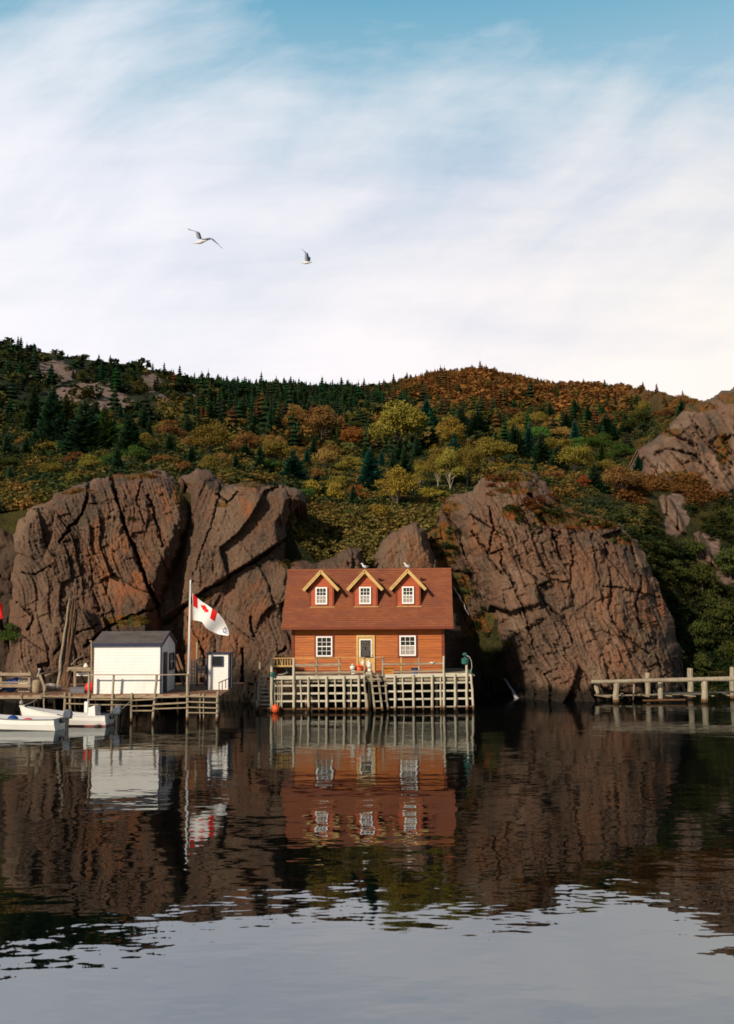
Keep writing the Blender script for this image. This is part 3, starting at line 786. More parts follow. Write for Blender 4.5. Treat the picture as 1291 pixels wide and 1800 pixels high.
# F: the rock mass above on the far right
F_poly = [(1330, 1150), (1262, 960), (1240, 900), (1180, 880), (1150, 880), (1126, 840), (1124, 790), (1146, 772), (1172, 752), (1190, 730), (1212, 712), (1240, 702), (1268, 690), (1300, 674), (1360, 640), (1460, 600), (1600, 600), (1700, 700), (1700, 1150)]
cliff('cliff', F_poly, lambda x, y: 94 + (860 - y) * .05, (.75, 1), M['rockfar'], seed=31, w_edge=30, R_edge=5, blocks=1.2, amp=1.9, step=2.5, base_fix=False,
      veg=((1225, 715, 50, 12), (1180, 760, 26, 10), (1270, 790, 16, 40), (1285, 700, 30, 14), (1200, 835, 50, 10)),
      cracks=(([(1150, 800), (1180, 790), (1220, 800), (1260, 840)], 5, 2.), ([(1210, 730), (1240, 780), (1291, 820)], 4, 1.6)), label='purplish rock mass on the right skyline')
cliff('rock_outcrop', [(1150, 876), (1165, 866), (1185, 872), (1200, 900), (1212, 940), (1196, 944), (1178, 920), (1160, 900)], lambda x, y: hill_Yv(x, y) - 1.4, (.5, 1), M['rockfar'], seed=33, w_edge=10, R_edge=3, amp=.6, edge_noise=3, base_fix=False, label='slim pink outcrop on the green slope')
cliff('rock_outcrop', [(1210, 935), (1232, 930), (1262, 985), (1270, 1010), (1240, 990)], lambda x, y: hill_Yv(x, y) - 1.4, (.5, 1), M['rockfar'], seed=35, w_edge=10, R_edge=3, amp=.6, edge_noise=3, base_fix=False, label='lower pink outcrop on the green slope')
cliff('rock_outcrop', [(528, 800), (540, 782), (560, 792), (590, 806), (604, 818), (570, 822), (535, 816)], lambda x, y: hill_Yv(x, y) - 2.2, (1, .5), M['rockfar'], seed=36, w_edge=8, R_edge=3, amp=.6, edge_noise=2, base_fix=False, label='pale bare rock among the autumn bushes')
# ------------------------------------------------------------------ buildings
def clap(mb, x0, x1, z0, z1, y, pitch=.125, out=.022, clip=None):
    "lap siding facing -y as a saw-tooth; clip(z) may return a narrower x range"
    z = z0
    while z < z1 - 1e-4:
        zt = min(z + pitch, z1)
        a0, a1 = (x0, x1) if clip is None else clip(z)
        b0, b1 = (x0, x1) if clip is None else clip(zt)
        mb.add([(a0, y - out, z), (a1, y - out, z), (b1, y - .002, zt), (b0, y - .002, zt)], [(0, 1, 2, 3)])
        mb.add([(a0, y, z), (a1, y, z), (a1, y - out, z), (a0, y - out, z)], [(0, 1, 2, 3)])
        z = zt
    return mb

def window(parent, cx, z0, z1, w, y, cols_, rows_, blind=0.0, name='window', frame=.075, m='whitetrim'):
    "window facing -y in its parent's own frame"
    f = MB(); fw = frame
    f.box((cx - w / 2 + fw / 2, y - .045, (z0 + z1) / 2), (fw, .09, z1 - z0)); f.box((cx + w / 2 - fw / 2, y - .045, (z0 + z1) / 2), (fw, .09, z1 - z0))
    f.box((cx, y - .047, z0 + fw / 2), (w - 2 * fw, .094, fw)); f.box((cx, y - .045, z1 - fw / 2), (w - 2 * fw, .09, fw))
    iw = w - 2 * fw; ih = z1 - z0 - 2 * fw
    for i in range(1, cols_): f.box((cx - iw / 2 + iw * i / cols_, y - .052, (z0 + z1) / 2), (.022, .03, ih))
    for j in range(1, rows_):
        t = .05 if j * 2 == rows_ else .022
        f.box((cx, y - .056, z0 + fw + ih * j / rows_), (iw, .034, t))
    fr = f.build(name, M[m], parent, world=False)
    g = MB(); g.box((cx, y - .026, (z0 + z1) / 2), (iw + .01, .012, ih + .01)); 
    g.build('pane', M['glass'], fr, world=False)
    if blind:
        b = MB(); b.box((cx, y - .036, z0 + fw + ih * blind / 2), (iw, .006, ih * blind)); b.build('blind', M['blind'], fr, world=False)
    return fr

HY = 55.5; HZ = 1.87
hb = P(647, 1187, HY); house = empty('timber_house', (hb.x, HY, HZ), R(-3.3), 'orange stained timber house with red-brown roof and three dormers on the lattice wharf', 'house')
HW = 4.2; RW = 4.72
w_ = MB()
w_.prism([(-HW, 0, 0), (-HW, 4.2, 0), (-HW, 4.2, 2.95), (-HW, 2.1, 5.5), (-HW, 0, 2.95)], (2 * HW, 0, 0))
clap(w_, -HW, HW, 0, 3.0, 0, .14, .040)
w_.build('wall', M['siding'], house, world=False)
# side clapboards are carried round as corner boards, frieze and window casings
c_ = MB()
for s_ in (-1, 1):
    c_.box((s_ * (HW - .05), -.032, 1.52), (.16, .06, 3.04)); c_.box((s_ * (HW + .02), 2.1, 1.5), (.05, 4.3, .16))
c_.box((0, -.036, 2.58), (8.1, .05, .30)); c_.box((0, -.035, .06), (8.1, .05, .13))
for cx_, a_, b_, w2 in ((-2.40, .90, 2.01, .90), (2.21, .92, 2.03, .90)):
    c_.box((cx_ - w2 / 2 - .05, -.033, (a_ + b_) / 2), (.10, .052, b_ - a_ + .2)); c_.box((cx_ + w2 / 2 + .05, -.033, (a_ + b_) / 2), (.10, .052, b_ - a_ + .2))
    c_.box((cx_, -.034, b_ + .05), (w2, .05, .10)); c_.box((cx_, -.034, a_ - .05), (w2, .05, .10))
c_.build('trim', M['redtrim'], house, world=False)
SL = 1.233
def roof_rows(mb, y0, y1, z0, x0, x1, sgn=1):
    n = int(abs(y1 - y0) * math.hypot(1, SL) / .155); out = .016
    for i in range(n):
        ya = y0 + (y1 - y0) * i / n; yb = y0 + (y1 - y0) * (i + 1) / n
        za = z0 + SL * abs(ya - y0); zb = z0 + SL * abs(yb - y0)
        nx = out / math.hypot(1, SL)
        mb.add([(x0, ya - sgn * nx * SL, za + nx), (x1, ya - sgn * nx * SL, za + nx), (x1, yb, zb), (x0, yb, zb)], [(0, 1, 2, 3)])
        mb.add([(x0, ya, za), (x1, ya, za), (x1, ya - sgn * nx * SL, za + nx), (x0, ya - sgn * nx * SL, za + nx)], [(0, 1, 2, 3)])
rf = MB()
roof_rows(rf, -.6, 2.1, 2.5, -RW, RW, 1); roof_rows(rf, 4.8, 2.1, 2.5, -RW, RW, -1)
rf.prism([(-RW, -.595, 2.41), (-RW, -.595, 2.497), (-RW, 2.1, 5.82), (-RW, 4.795, 2.497), (-RW, 4.795, 2.41), (-RW, 2.1, 5.72)], (2 * RW, 0, 0))
roof = rf.build('roof', M['shingle'], house, world=False)
fa = MB(); fa.box((0, -.615, 2.445), (2 * RW, .03, .11)); fa.box((0, 4.815, 2.445), (2 * RW, .03, .11)); fa.box((0, -.3, 2.41), (2 * RW - .1, .56, .02))
fa.build('fascia', M['redtrim'], house, world=False)
rc_ = MB(); rc_.bar((-RW, 2.045, 5.80), (RW, 2.045, 5.80), .012, .14, up=(0, 1, SL)); rc_.bar((-RW, 2.155, 5.80), (RW, 2.155, 5.80), .012, .14, up=(0, -1, SL))
rc_.build('ridge_cap', M['shingle'], roof, world=False)
window(house, -2.40, .90, 2.01, .90, -.04, 3, 4)
window(house, 2.21, .92, 2.03, .90, -.04, 3, 4, blind=.5)
for cx_ in (-2.60, -.145, 2.25):
    db = MB()
    db.prism([(cx_ - .68, .37, 3.60), (cx_ + .68, .37, 3.60), (cx_ + .68, .37, 4.85), (cx_, .37, 5.56), (cx_ - .68, .37, 4.85)], (0, 1.25, 0))
    clap(db, cx_ - .7, cx_ + .7, 3.66, 5.50, .37, .115, .02, clip=lambda z: (cx_ - min(.7, max(.02, (5.56 - z) * .93)), cx_ + min(.7, max(.02, (5.56 - z) * .93))))
    d_ = db.build('dormer', M['dormerwall'], house, world=False)
    dr = MB()
    for s_ in (-1, 1):
        dr.prism([(cx_ + s_ * .97, .10, 4.62), (cx_, .10, 5.665), (cx_, 1.97, 5.665), (cx_ + s_ * .97, 1.13, 4.62)], (0, 0, -.07))
    dr.build('dormer_roof', M['shingle'], d_, world=False)
    dt = MB()
    for s_ in (-1, 1):
        a_ = Vector((cx_ + s_ * .99, .08, 4.555)); b_ = Vector((cx_, .08, 5.615)); 
        dt.bar(a_, b_, .17, .05, up=(0, 1, 0)); dt.bar(a_ + Vector((s_ * .0, -.03, .065)), b_ + Vector((0, -.03, .065)), .06, .03, up=(0, 1, 0))
    dt.build('rake_trim', M['trimwood'], d_, world=False)
    for s_ in (-1, 1): dc = MB(); dc.box((cx_ + s_ * .66, .338, 4.22), (.09, .03, 1.1)); dc.build('corner_board', M['redtrim'], d_, world=False)
    fl = MB(); fl.box((cx_ + .05, .30, 3.63), (1.38, .07, .035)); fl.build('sill_flashing', M['trimwood'], d_, world=False)
    fr_ = MB(); y_ = .345; z0_, z1_, w2 = 3.78, 4.74, .66
    f_ = window(d_, cx_, z0_, z1_, w2, y_, 3, 4, name='window')
    # panes and blind of a dormer are the dormer's own sub-parts
    for ch in list(f_.children): ch.parent = d_
    bl = MB(); bl.box((cx_, y_ - .036, z0_ + .075 + .2), (w2 - .15, .006, .4)); bl.build('blind', M['blind'], d_, world=False)
# door
dx = -.11
dm = MB(); dm.box((dx - .46, -.05, 1.03), (.10, .10, 2.06)); dm.box((dx + .46, -.05, 1.03), (.10, .10, 2.06)); dm.box((dx, -.05, 2.0), (.82, .10, .12))
dm.box((dx, -.03, .97), (.82, .05, 1.93))
dr_ = dm.build('door', M['yellow'], house, world=False)
df = MB()
for s_ in (-1, 1): df.box((dx + s_ * .31, -.066, 1.33), (.05, .03, 1.02))
df.box((dx, -.066, .845), (.57, .03, .05)); df.box((dx, -.066, 1.815), (.57, .03, .05))
for s_ in (-1, 1): df.prism([(dx + s_ * .15, -.06, .40), (dx + s_ * .15 + .10, -.06, .55), (dx + s_ * .15, -.06, .70), (dx + s_ * .15 - .10, -.06, .55)], (0, -.02, 0))
df.build('door_moulding', M['whitetrim'], dr_, world=False)
dg = MB(); dg.box((dx, -.062, 1.33), (.57, .012, .92)); dg.build('pane', M['glass'], dr_, world=False)
do = MB()
for rx, rz, tk in ((.22, .37, .022), (.15, .27, .016), (.07, .13, .014)):
    n = 28; pts = [(dx + rx * math.cos(2 * math.pi * i / n), -.075, 1.33 + rz * math.sin(2 * math.pi * i / n)) for i in range(n + 1)]
    do.tube(pts, tk / 2, 6)
for a in (0, 90, 180, 270, 45, 135, 225, 315):
    ca, sa = math.cos(R(a)), math.sin(R(a))
    do.bar((dx + .08 * ca, -.075, 1.33 + .14 * sa), (dx + .14 * ca, -.075, 1.33 + .26 * sa), .012)
for sx_ in (-1, 1):
    for sz_ in (-1, 1): do.tube([(dx + sx_ * .25, -.075, 1.33 + sz_ * .28), (dx + sx_ * .2, -.075, 1.33 + sz_ * .36), (dx + sx_ * .12, -.075, 1.33 + sz_ * .41)], .008, 5)
do.build('glass_ornament', M['blind'], dr_, world=False)
hn = MB(); hn.ball((dx + .36, -.11, .98), .03, 8, 6); hn.build('handle', M['grey'], dr_, world=False)

# ------------------------------------------------------------------ the house wharf
def ub(px, py, Y): return P(px, py, Y)
def px_len(n, Y): return n * Y / F
def post(parent, p0, p1, Y, w, m='pile', name='post', seed=0, Y1=None, wob=.015):
    mb = MB(); a = P(p0[0], p0[1], Y); b = P(p1[0], p1[1], Y if Y1 is None else Y1)
    r = px_len(w, Y) / 2
    mb.log(a, b, r * .95, r * 1.05, 8, wob, 5, seed)
    return mb.build(name, M[m], parent, smooth=False)
def board(parent, p0, p1, Y, w, d=.05, m='palewood', name='crossbeam', Y1=None):
    mb = MB(); mb.bar(P(*p0, Y), P(*p1, Y if Y1 is None else Y1), px_len(w, Y), d, up=(0, 1, 0))
    return mb.build(name, M[m], parent)
YD = 53.0
wl = P(655, 1190, YD)
wharf = empty('lattice_wharf', (wl.x, YD, 0), 0, 'pale wooden lattice wharf carrying the orange house', 'wharf')
dk_ = MB(); xa, xb = P(477, 1190, YD).x, P(830, 1185, YD).x; x = xa; i = 0
while x < xb:
    wd = .17; dk_.box((x + wd / 2, 56.6 + rng.uniform(-.03, .03), HZ - .03), (wd - .012, 7.3, .06)); x += wd
dk_.build('deck', M['plank'], wharf)
# joists and under-structure
for k, yy in enumerate((53.12, 55.0, 57.0, 59.0)):
    mb = MB(); mb.bar((xa + .05, yy, HZ - .17), (xb - .05, yy, HZ - .17), .2, .12, up=(0, 1, 0)); mb.build('joist', M['pile'], wharf)
def Y0py(Y): return 1092 + F * CAMZ / Y
BW = 1256
front = [(478, 1157, 477.5, 7), (516.5, 1157, 517, 6.5), (542, 1190, 542.5, 5.5), (574, 1189, 574.5, 6.5), (604.8, 1188, 605.5, 6.5), (630.4, 1187, 631.5, 6.5), (694.5, 1187, 695, 6), (727, 1186, 727.5, 6),
         (760, 1186, 760.5, 6.5), (780.4, 1153, 781, 5.5), (800, 1185, 800.5, 6), (820.6, 1168, 821, 6.5), (828.5, 1184, 833.5, 5.5)]
for k, (a, t_, b, wpx) in enumerate(front):
    post(wharf, (a, t_), (b, BW), YD - .12, wpx * .70, 'palepile', seed=k)
for k, (a, b, t_) in enumerate(((495.6, 495.6, 1195), (528, 531, 1192), (560, 562, 1192), (589, 591, 1192), (617.5, 618.5, 1192), (708, 711, 1190), (742, 744.5, 1190), (774.6, 775.5, 1190), (488.7, 488.7, 1204), (492.5, 492.6, 1204), (483, 483.4, 1200))):
    post(wharf, (a, t_), (b, BW + 2), YD - .02, 2.7 if k < 8 else 2.0, 'palepile' if k < 8 else 'pile', seed=40 + k)
for k in range(9):
    pxk = 500 + k * 38 + rng.uniform(-4, 4)
    post(wharf, (pxk, 1196), (pxk + 2, 1250), 55.6, 4.5, seed=80 + k)
    if k % 2: post(wharf, (pxk + 11, 1196), (pxk + 12, 1245), 58, 4.5, seed=90 + k)
for (x0, x1, ya, yb, wpx) in ((479, 642, 1191.5, 1190, 6), (479, 642, 1205.5, 1204.5, 4), (479, 642, 1219.3, 1218.3, 4), (479, 643, 1232.8, 1231.6, 4), (479, 643, 1246.5, 1245.3, 3.4),
                              (677, 829, 1188.2, 1185.8, 6), (678, 829, 1201, 1199.3, 3.8), (679, 830, 1215.5, 1213.6, 3.8), (680, 831, 1229.3, 1227.6, 3.8), (682, 832, 1243.5, 1241.6, 2.8)):
    board(wharf, (x0, ya), (x1, yb), YD + .0 if wpx < 5 else YD - .05, wpx * (.80 if wpx < 5 else 1), .06)
board(wharf, (479, 1197.5), (829, 1193.5), YD + .12, 5, m='pile')
# railings
for (a, b) in ((557, 557.3), (597, 597.2)):
    post(wharf, (a, 1157), (b, 1189), YD, 4, 'pile', 'rail_post', seed=int(a), wob=.0)
for (a, b) in ((641, 641.2), (673.5, 673.6), (706, 706.2), (737, 737.2)):
    post(wharf, (a, 1156 if a < 700 else 1155.5), (b, 1187), YD, 3.6, 'pile' if a != 706 else 'goldwood', 'rail_post', seed=int(a), wob=.0)
for (x0, x1, ya, yb, wpx, m_) in ((477, 516, 1157.3, 1157, 2, 'goldwood'), (516, 657, 1157, 1155.5, 1.4, 'goldwood'), (479, 516, 1171, 1170.5, 3.2, 'goldwood'), (516, 600, 1169.5, 1168, 4.2, 'plank'), (519, 641, 1182.6, 1181, 3.2, 'plank'),
                                  (674, 780, 1167.5, 1166, 3.2, 'plank'), (690, 780, 1181, 1179, 3., 'plank'), (642, 675, 1155.5, 1155.5, 1.4, 'plank')):
    board(wharf, (x0, ya), (x1, yb), YD - .1, wpx, .04, m_, 'rail')
# spindles at the left corner
for k in range(7): board(wharf, (483 + k * 4.6, 1158), (483 + k * 4.6 + (4 if k == 2 else 0), 1170), YD - .02, 1.5, .03, 'goldwood', 'spindle')

steps = empty('boarding_steps', P(465, 1250, 53.3), 0, 'narrow wooden steps down to the water at the left end of the lattice wharf', 'steps')
post(steps, (457.5, 1163.5), (455.5, 1236), 53.4, 4.2, seed=11, name='post'); post(steps, (455, 1204), (453.5, 1252), 53.2, 4, seed=12, name='post'); post(steps, (452.5, 1231), (452, 1258), 53.1, 5, seed=13, name='post')
for k in range(9):
    y_ = 1189.5 + k * 6.95; board(steps, (459 - k * .5, y_), (476, y_), 54.6 - k * .16, 2.2, .18, 'palewood', 'tread')
board(steps, (458, 1190), (453.5, 1250), 54.6, 3, .05, 'plank', 'stringer', Y1=53.2)
board(steps, (475, 1190), (474, 1250), 54.75, 3, .05, 'plank', 'stringer', Y1=53.35)

lad = empty('wooden_ladder', P(660, 1245, 52.7), 0, 'weathered wooden ladder leaning on the gap in the lattice below the door', 'ladder')
board(lad, (652, 1185), (659.5, 1252), 52.75, 3.2, .06, 'pile', 'stile', Y1=52.5); board(lad, (664, 1185), (672.5, 1250), 52.75, 3.2, .06, 'pile', 'stile', Y1=52.5)
for k, y_ in enumerate((1194, 1206, 1219, 1233, 1245)): board(lad, (652.5 + k * 1.6, y_), (668 + k * 1.4, y_ - .6), 52.62 - k * .03, 2.4, .05, 'pile', 'rung')
lb = empty('log_brace', P(643, 1245, 52.9), 0, 'pair of crooked braces closing the gap in the lattice', 'brace')
post(lb, (640.5, 1190), (645.5, 1256), 52.85, 3.6, seed=21, name='log'); post(lb, (644.5, 1219), (646.5, 1256), 52.8, 4.2, seed=22, name='log'); post(lb, (677.5, 1200), (682.5, 1248), 52.85, 3.4, seed=23, name='log'); 
for y_ in (1205, 1218.5, 1232): board(lb, (671, y_ + .6), (681, y_), 52.8, 2.0, .04, 'pile', 'batten')

def single(name, mb, m, label, cat, group=None, smooth=True, bevel=0.0):
    o = mb.build(name, M[m], None, smooth=smooth, bevel=bevel)
    # origin at its base
    me = o.data; c = np.zeros(len(me.vertices) * 3); me.vertices.foreach_get('co', c); c = c.reshape(-1, 3)
    b = np.array([(c[:, 0].min() + c[:, 0].max()) / 2, (c[:, 1].min() + c[:, 1].max()) / 2, c[:, 2].min()])
    me.vertices.foreach_set('co', (c - b).ravel()); o.location = b
    return tag(o, label, cat, group)
ZD = HZ + .004
def buoy(c, r, m, label, group=None, name='buoy', cat='buoy'):
    "inflatable buoy: round body with a moulded eye and a rope"
    root = empty(name, (c[0], c[1], c[2] - r * 1.05), 0, label, cat, group)
    mb = MB(); mb.lathe((c[0], c[1], c[2]), [(r * .12, -r * 1.02), (r * .55, -r * .86), (r * .9, -r * .45), (r, 0), (r * .92, r * .4), (r * .66, r * .76), (r * .3, r * .98), (r * .17, r * 1.12), (r * .17, r * 1.28), (r * .05, r * 1.30)], 16)
    mb.build('body', M[m], root, smooth=True)
    e = MB(); n = 10; e.tube([(c[0] + r * .14 * math.cos(6.283 * i / n), c[1], c[2] + r * 1.36 + r * .14 * math.sin(6.283 * i / n)) for i in range(n + 1)], r * .05, 5)
    e.build('eye', M['black'], root, smooth=True)
    return root
def bucket(c, r, h, m, label, group=None, name='bucket', rot=None):
    root = empty(name, c, 0, label, 'bucket', group)
    mb = MB(); mb.lathe(c, [(r * .8, 0), (r, h), (r * 1.06, h), (r * 1.06, h - .03), (r * .95, h - .03), (r * .93, h - .005), (r * .76, .02)], 16); mb.build('body', M[m], root, smooth=False)
    e = MB(); e.tube([(c[0] + r * math.cos(a), c[1] - .02, c[2] + h - .02 + r * .8 * math.sin(a)) for a in np.linspace(0, math.pi, 9)], .006, 5); e.build('handle', M['black'], root, smooth=True)
    return root
p = P(484.5, 1255, 52.6); buoy((p.x, 52.6, .20), .21, 'orange', 'round orange buoy floating at the foot of the lattice wharf')
p = P(622, 1180, 53.3); bucket((p.x, 53.3, ZD), .13, .24, 'buoywhite', 'white bucket standing on the deck left of the door')
buoy((P(620.5, 1180, 53.45).x - .02, 53.72, HZ + .38), .16, 'buoywhite', 'white round buoy resting above the white bucket by the door')
buoy((P(631, 1180, 54).x, 54.0, HZ + .27), .24, 'orange', 'orange buoy on the deck just left of the door')
buoy((P(640, 1172, 54.3).x, 54.3, HZ + .26), .22, 'orange', 'orange buoy on the deck in front of the yellow door')
bucket((P(650, 1180, 54).x, 54.0, HZ + .16), .13, .42, 'buoywhite', 'tall white container on the step before the door')
mb = MB(); q = P(648, 1182, 53.7)
for k in range(3): mb.box((q.x, 53.75, HZ + .02 + k * .045), (.55, .34, .04))
single('door_step', mb, 'palewood', 'pale low wooden step before the yellow door', 'step', smooth=False)
mb = MB(); q = P(684, 1181, 54.2); 
for k in range(3):
    mb.box((q.x, 54.0, ZD + .06 + k * .13), (.46, .02, .11)); mb.box((q.x, 54.4, ZD + .06 + k * .13), (.46, .02, .11))
    mb.box((q.x - .24, 54.2, ZD + .06 + k * .13), (.02, .42, .11)); mb.box((q.x + .24, 54.2, ZD + .06 + k * .13), (.02, .42, .11))
mb.box((q.x, 54.2, ZD + .01), (.46, .4, .02)); single('crate', mb, 'orangebox', 'orange slatted crate on the deck right of the door', 'crate', smooth=False)
mb = MB(); q = P(730, 1181, 53.5); mb.lathe((q.x, 53.5, ZD), [(.15, 0), (.19, .30), (.205, .30), (.205, .26), (.18, .26), (.175, .29), (.13, .03)], 18)
tb = empty('tub', (q.x, 53.5, ZD), 0, 'blue plastic tub on the deck below the right window', 'tub'); mb.build('body', M['blue'], tb)
mb = MB(); mb.lathe((q.x, 53.5, ZD + .30), [(.21, 0), (.21, .03), (.05, .06)], 18); mb.build('lid', M['grey'], tb)
mb = MB(); q = P(760, 1166, 52.9); mb.tube([(q.x - .12, 52.85, q.z + .06), (q.x, 52.82, q.z + .01), (q.x + .12, 52.85, q.z + .07)], .035, 7); single('work_glove', mb, 'buoywhite', 'white glove hung over the middle rail at the right', 'glove')
# clutter at the left corner of the deck
ch = empty('deck_chair', P(492, 1187, 53.9), 0, 'dark brown chair at the left corner of the house deck', 'chair'); cb = P(492, 1187, 53.9)
mb = MB()
for k in range(5): mb.bar((cb.x - .24 + k * .12, 54.25, HZ + .35), (cb.x - .26 + k * .13, 54.45, HZ + .98), .09, .02)
mb.build('backrest', M['polewood'], ch)
mb = MB(); mb.box((cb.x, 54.0, HZ + .36), (.6, .55, .04)); mb.build('seat', M['polewood'], ch)
for sx_ in (-.28, .28):
    mb = MB(); mb.bar((cb.x + sx_, 53.78, HZ), (cb.x + sx_, 53.78, HZ + .58), .06); mb.build('leg', M['polewood'], ch)
    mb = MB(); mb.bar((cb.x + sx_, 54.3, HZ), (cb.x + sx_, 54.3, HZ + .38), .06); mb.build('leg', M['polewood'], ch)
    mb = MB(); mb.box((cb.x + sx_, 54.05, HZ + .60), (.1, .62, .03)); mb.build('armrest', M['polewood'], ch)
q = P(489, 1180, 53.5); mb = MB(); mb.ball((q.x, 53.55, HZ + .30), (.36, .25, .24), 16, 10); mb.ball((q.x + .2, 53.6, HZ + .22), (.25, .22, .2), 12, 8); single('tarp_bundle', mb, 'brown', 'dark red-brown tarpaulin bundle at the left corner of the deck', 'tarpaulin')
q = P(507, 1184, 53.6); mb = MB(); mb.lathe((q.x, 53.6, ZD), [(.24, 0), (.27, .1), (.27, .16), (.285, .18), (.27, .2), (.27, .42), (.285, .44), (.27, .46), (.25, .60), (.2, .61)], 20); single('drum', mb, 'black', 'black plastic drum at the left corner of the deck', 'drum')
q = P(492, 1187, 53.2); mb = MB(); mb.tube([(q.x - .35, 53.2, HZ + .14), (q.x - .15, 53.2, HZ + .06), (q.x + .1, 53.2, HZ + .06), (q.x + .42, 53.2, HZ + .15)], .03, 7); single('bent_pipe', mb, 'alurope', 'bent grey pipe lying along the front edge at the left corner', 'pipe')
# rope on the left corner post and the teal hose post at the right end
def coil(c, r, turns, tk, seed=0):
    rr = random.Random(seed); pts = []
    for i in range(int(turns * 14)):
        a = 2 * math.pi * i / 14; k = r * rr.uniform(.8, 1.1)
        pts.append((c[0] + k * math.cos(a), c[1] + k * .7 * math.sin(a), c[2] + (i / (turns * 14) - .5) * r * 1.6))
    m_ = MB(); m_.tube(pts, tk, 5); return m_
q = P(480, 1186, 52.85); m_ = coil((q.x, 52.9, q.z), .16, 7, .018, 3); m_.tube([(q.x, 52.75, q.z), (q.x + .02, 52.7, q.z - .5), (q.x - .02, 52.72, q.z - 1.1), (q.x + .03, 52.74, q.z - 1.5)], .018, 5); single('mooring_rope', m_, 'teal', 'pale teal rope coiled round the left corner post', 'rope')
q = P(818, 1162, 52.9)
m_ = coil((q.x, 52.85, q.z), .17, 9, .035, 5); m_.ball((q.x, 52.85, q.z), (.15, .13, .2)); single('net_bundle', m_, 'teal', 'green net bundle tied to the tall post at the right end of the wharf', 'net')
q = P(817.5, 1149.5, 52.9); m_ = MB(); m_.lathe((q.x, 52.9, q.z - .08), [(.02, -.25), (.05, -.22), (.05, 0), (.12, .01), (.13, .06), (.09, .13), (.03, .15)], 14); single('post_cap', m_, 'teal', 'teal cap on top of the tall post at the right end of the wharf', 'cap')
q = P(823, 1152, 52.9); m_ = MB(); m_.tube([(q.x - .1, 52.8, q.z + .0), (q.x + .06, 52.75, q.z - .08), (q.x + .16, 52.75, q.z - .3), (q.x + .18, 52.75, q.z - .6), (q.x + .10, 52.78, q.z - .95)], .022, 6); single('hose', m_, 'alurope', 'pale hose looping down beside the green net bundle', 'hose')
q = P(826.5, 1182, 52.9); m_ = coil((q.x, 52.85, q.z + .05), .1, 5, .02, 9); single('rope_coil', m_, 'teal', 'small green rope coil on the right corner of the lattice wharf', 'rope')

# ------------------------------------------------------------------ left wharf
YW = 48.0; ZW = 1.31
lw = empty('plank_wharf', (P(200, 1218, YW).x, YW, 0), 0, 'long brown plank wharf under the white sheds', 'wharf')
mb = MB(); x = P(-260, 1217, YW).x; xe = P(386, 1217, YW).x
while x < xe:
    wd = .2; mb.box((x + wd / 2, 52.4 + rng.uniform(-.03, .03), ZW - .03), (wd - .015, 8.9, .06)); x += wd
mb.build('deck', M['deckred'], lw)
mb = MB(); mb.box(((P(-260, 1217, YW).x + xe) / 2, YW - .02, ZW - .09), (xe - P(-260, 1217, YW).x, .06, .16)); mb.build('edge_beam', M['plank'], lw)
mb = MB(); mb.box(((P(-260, 1217, YW).x + xe) / 2, 51.4, ZW - .16), (xe - P(-260, 1217, YW).x, .12, .18)); mb.build('joist', M['pile'], lw)
for k, (a, t_, b, bt, wpx) in enumerate(((78.5, 1213, 77, 1266, 2.8), (115, 1217, 114.5, 1268, 4.8), (123.8, 1217, 123.5, 1268, 4.6), (157.5, 1186, 155.5, 1268, 4.6), (200.5, 1186, 196, 1268, 4.4), (232, 1218, 231, 1270, 4.2), (276, 1186, 268.5, 1270, 4.4), (330, 1186, 329.5, 1270, 4.8), (383.5, 1215, 381, 1270, 4.6),
                                         (-20, 1217, -21, 1268, 5), (-90, 1217, -91, 1268, 5), (38, 1217, 38, 1268, 1.6), (351.5, 1218, 352, 1272, 1.8), (358.5, 1218, 358, 1272, 1.8))):
    post(lw, (a, t_), (b, bt), YW - .1, wpx, 'plank' if a < 130 else 'pile', seed=100 + k)
for k, pxk in enumerate(range(60, 400, 36)):
    post(lw, (pxk, 1219), (pxk + 1, 1262), 50.6, 3.6, 'plank', seed=130 + k); 
    if k % 2 == 0: post(lw, (pxk + 8, 1216), (pxk + 9, 1256), 53.2, 4, 'plank', seed=150 + k)
for (x0, x1, y0, y1, wpx) in ((67, 157, 1223.3, 1226.5, 2.2), (112, 156, 1236.5, 1237.5, 2), (157, 232, 1229.3, 1230, 2), (156, 231, 1238.5, 1239, 2), (231, 270, 1231, 1229, 2), (231, 270, 1241, 1240, 1.8), (231, 269, 1249.3, 1249, 2), (270, 330, 1226, 1224, 2), (269, 330, 1238, 1235, 2.6), (269, 330, 1246, 1244, 2), (330, 383, 1223.5, 1225, 2),
                              (330, 382, 1233.5, 1235, 2), (330, 382, 1243, 1244.5, 2), (330, 382, 1252.5, 1253, 1.8)):
    board(lw, (x0, y0), (x1, y1), YW - .2, wpx, .04, 'plank', 'crossbeam')
for (x0, x1, y0, y1) in ((157, 276, 1186.3, 1186.2), (276, 331, 1186.2, 1185.2)): board(lw, (x0, y0), (x1, y1), YW - .18, 1.8, .05, 'plank', 'rail')
board(lw, (385, 1200), (404, 1192), YW, 1.6, .04, 'black', 'handrail', Y1=51)
for a, b, yy in ((385.5, 1199.5, 48.1), (391, 1197.5, 49), (397, 1195, 50), (403.5, 1192.5, 50.9)): board(lw, (a, b), (a, b + 15), yy, 1.3, .03, 'black', 'baluster')
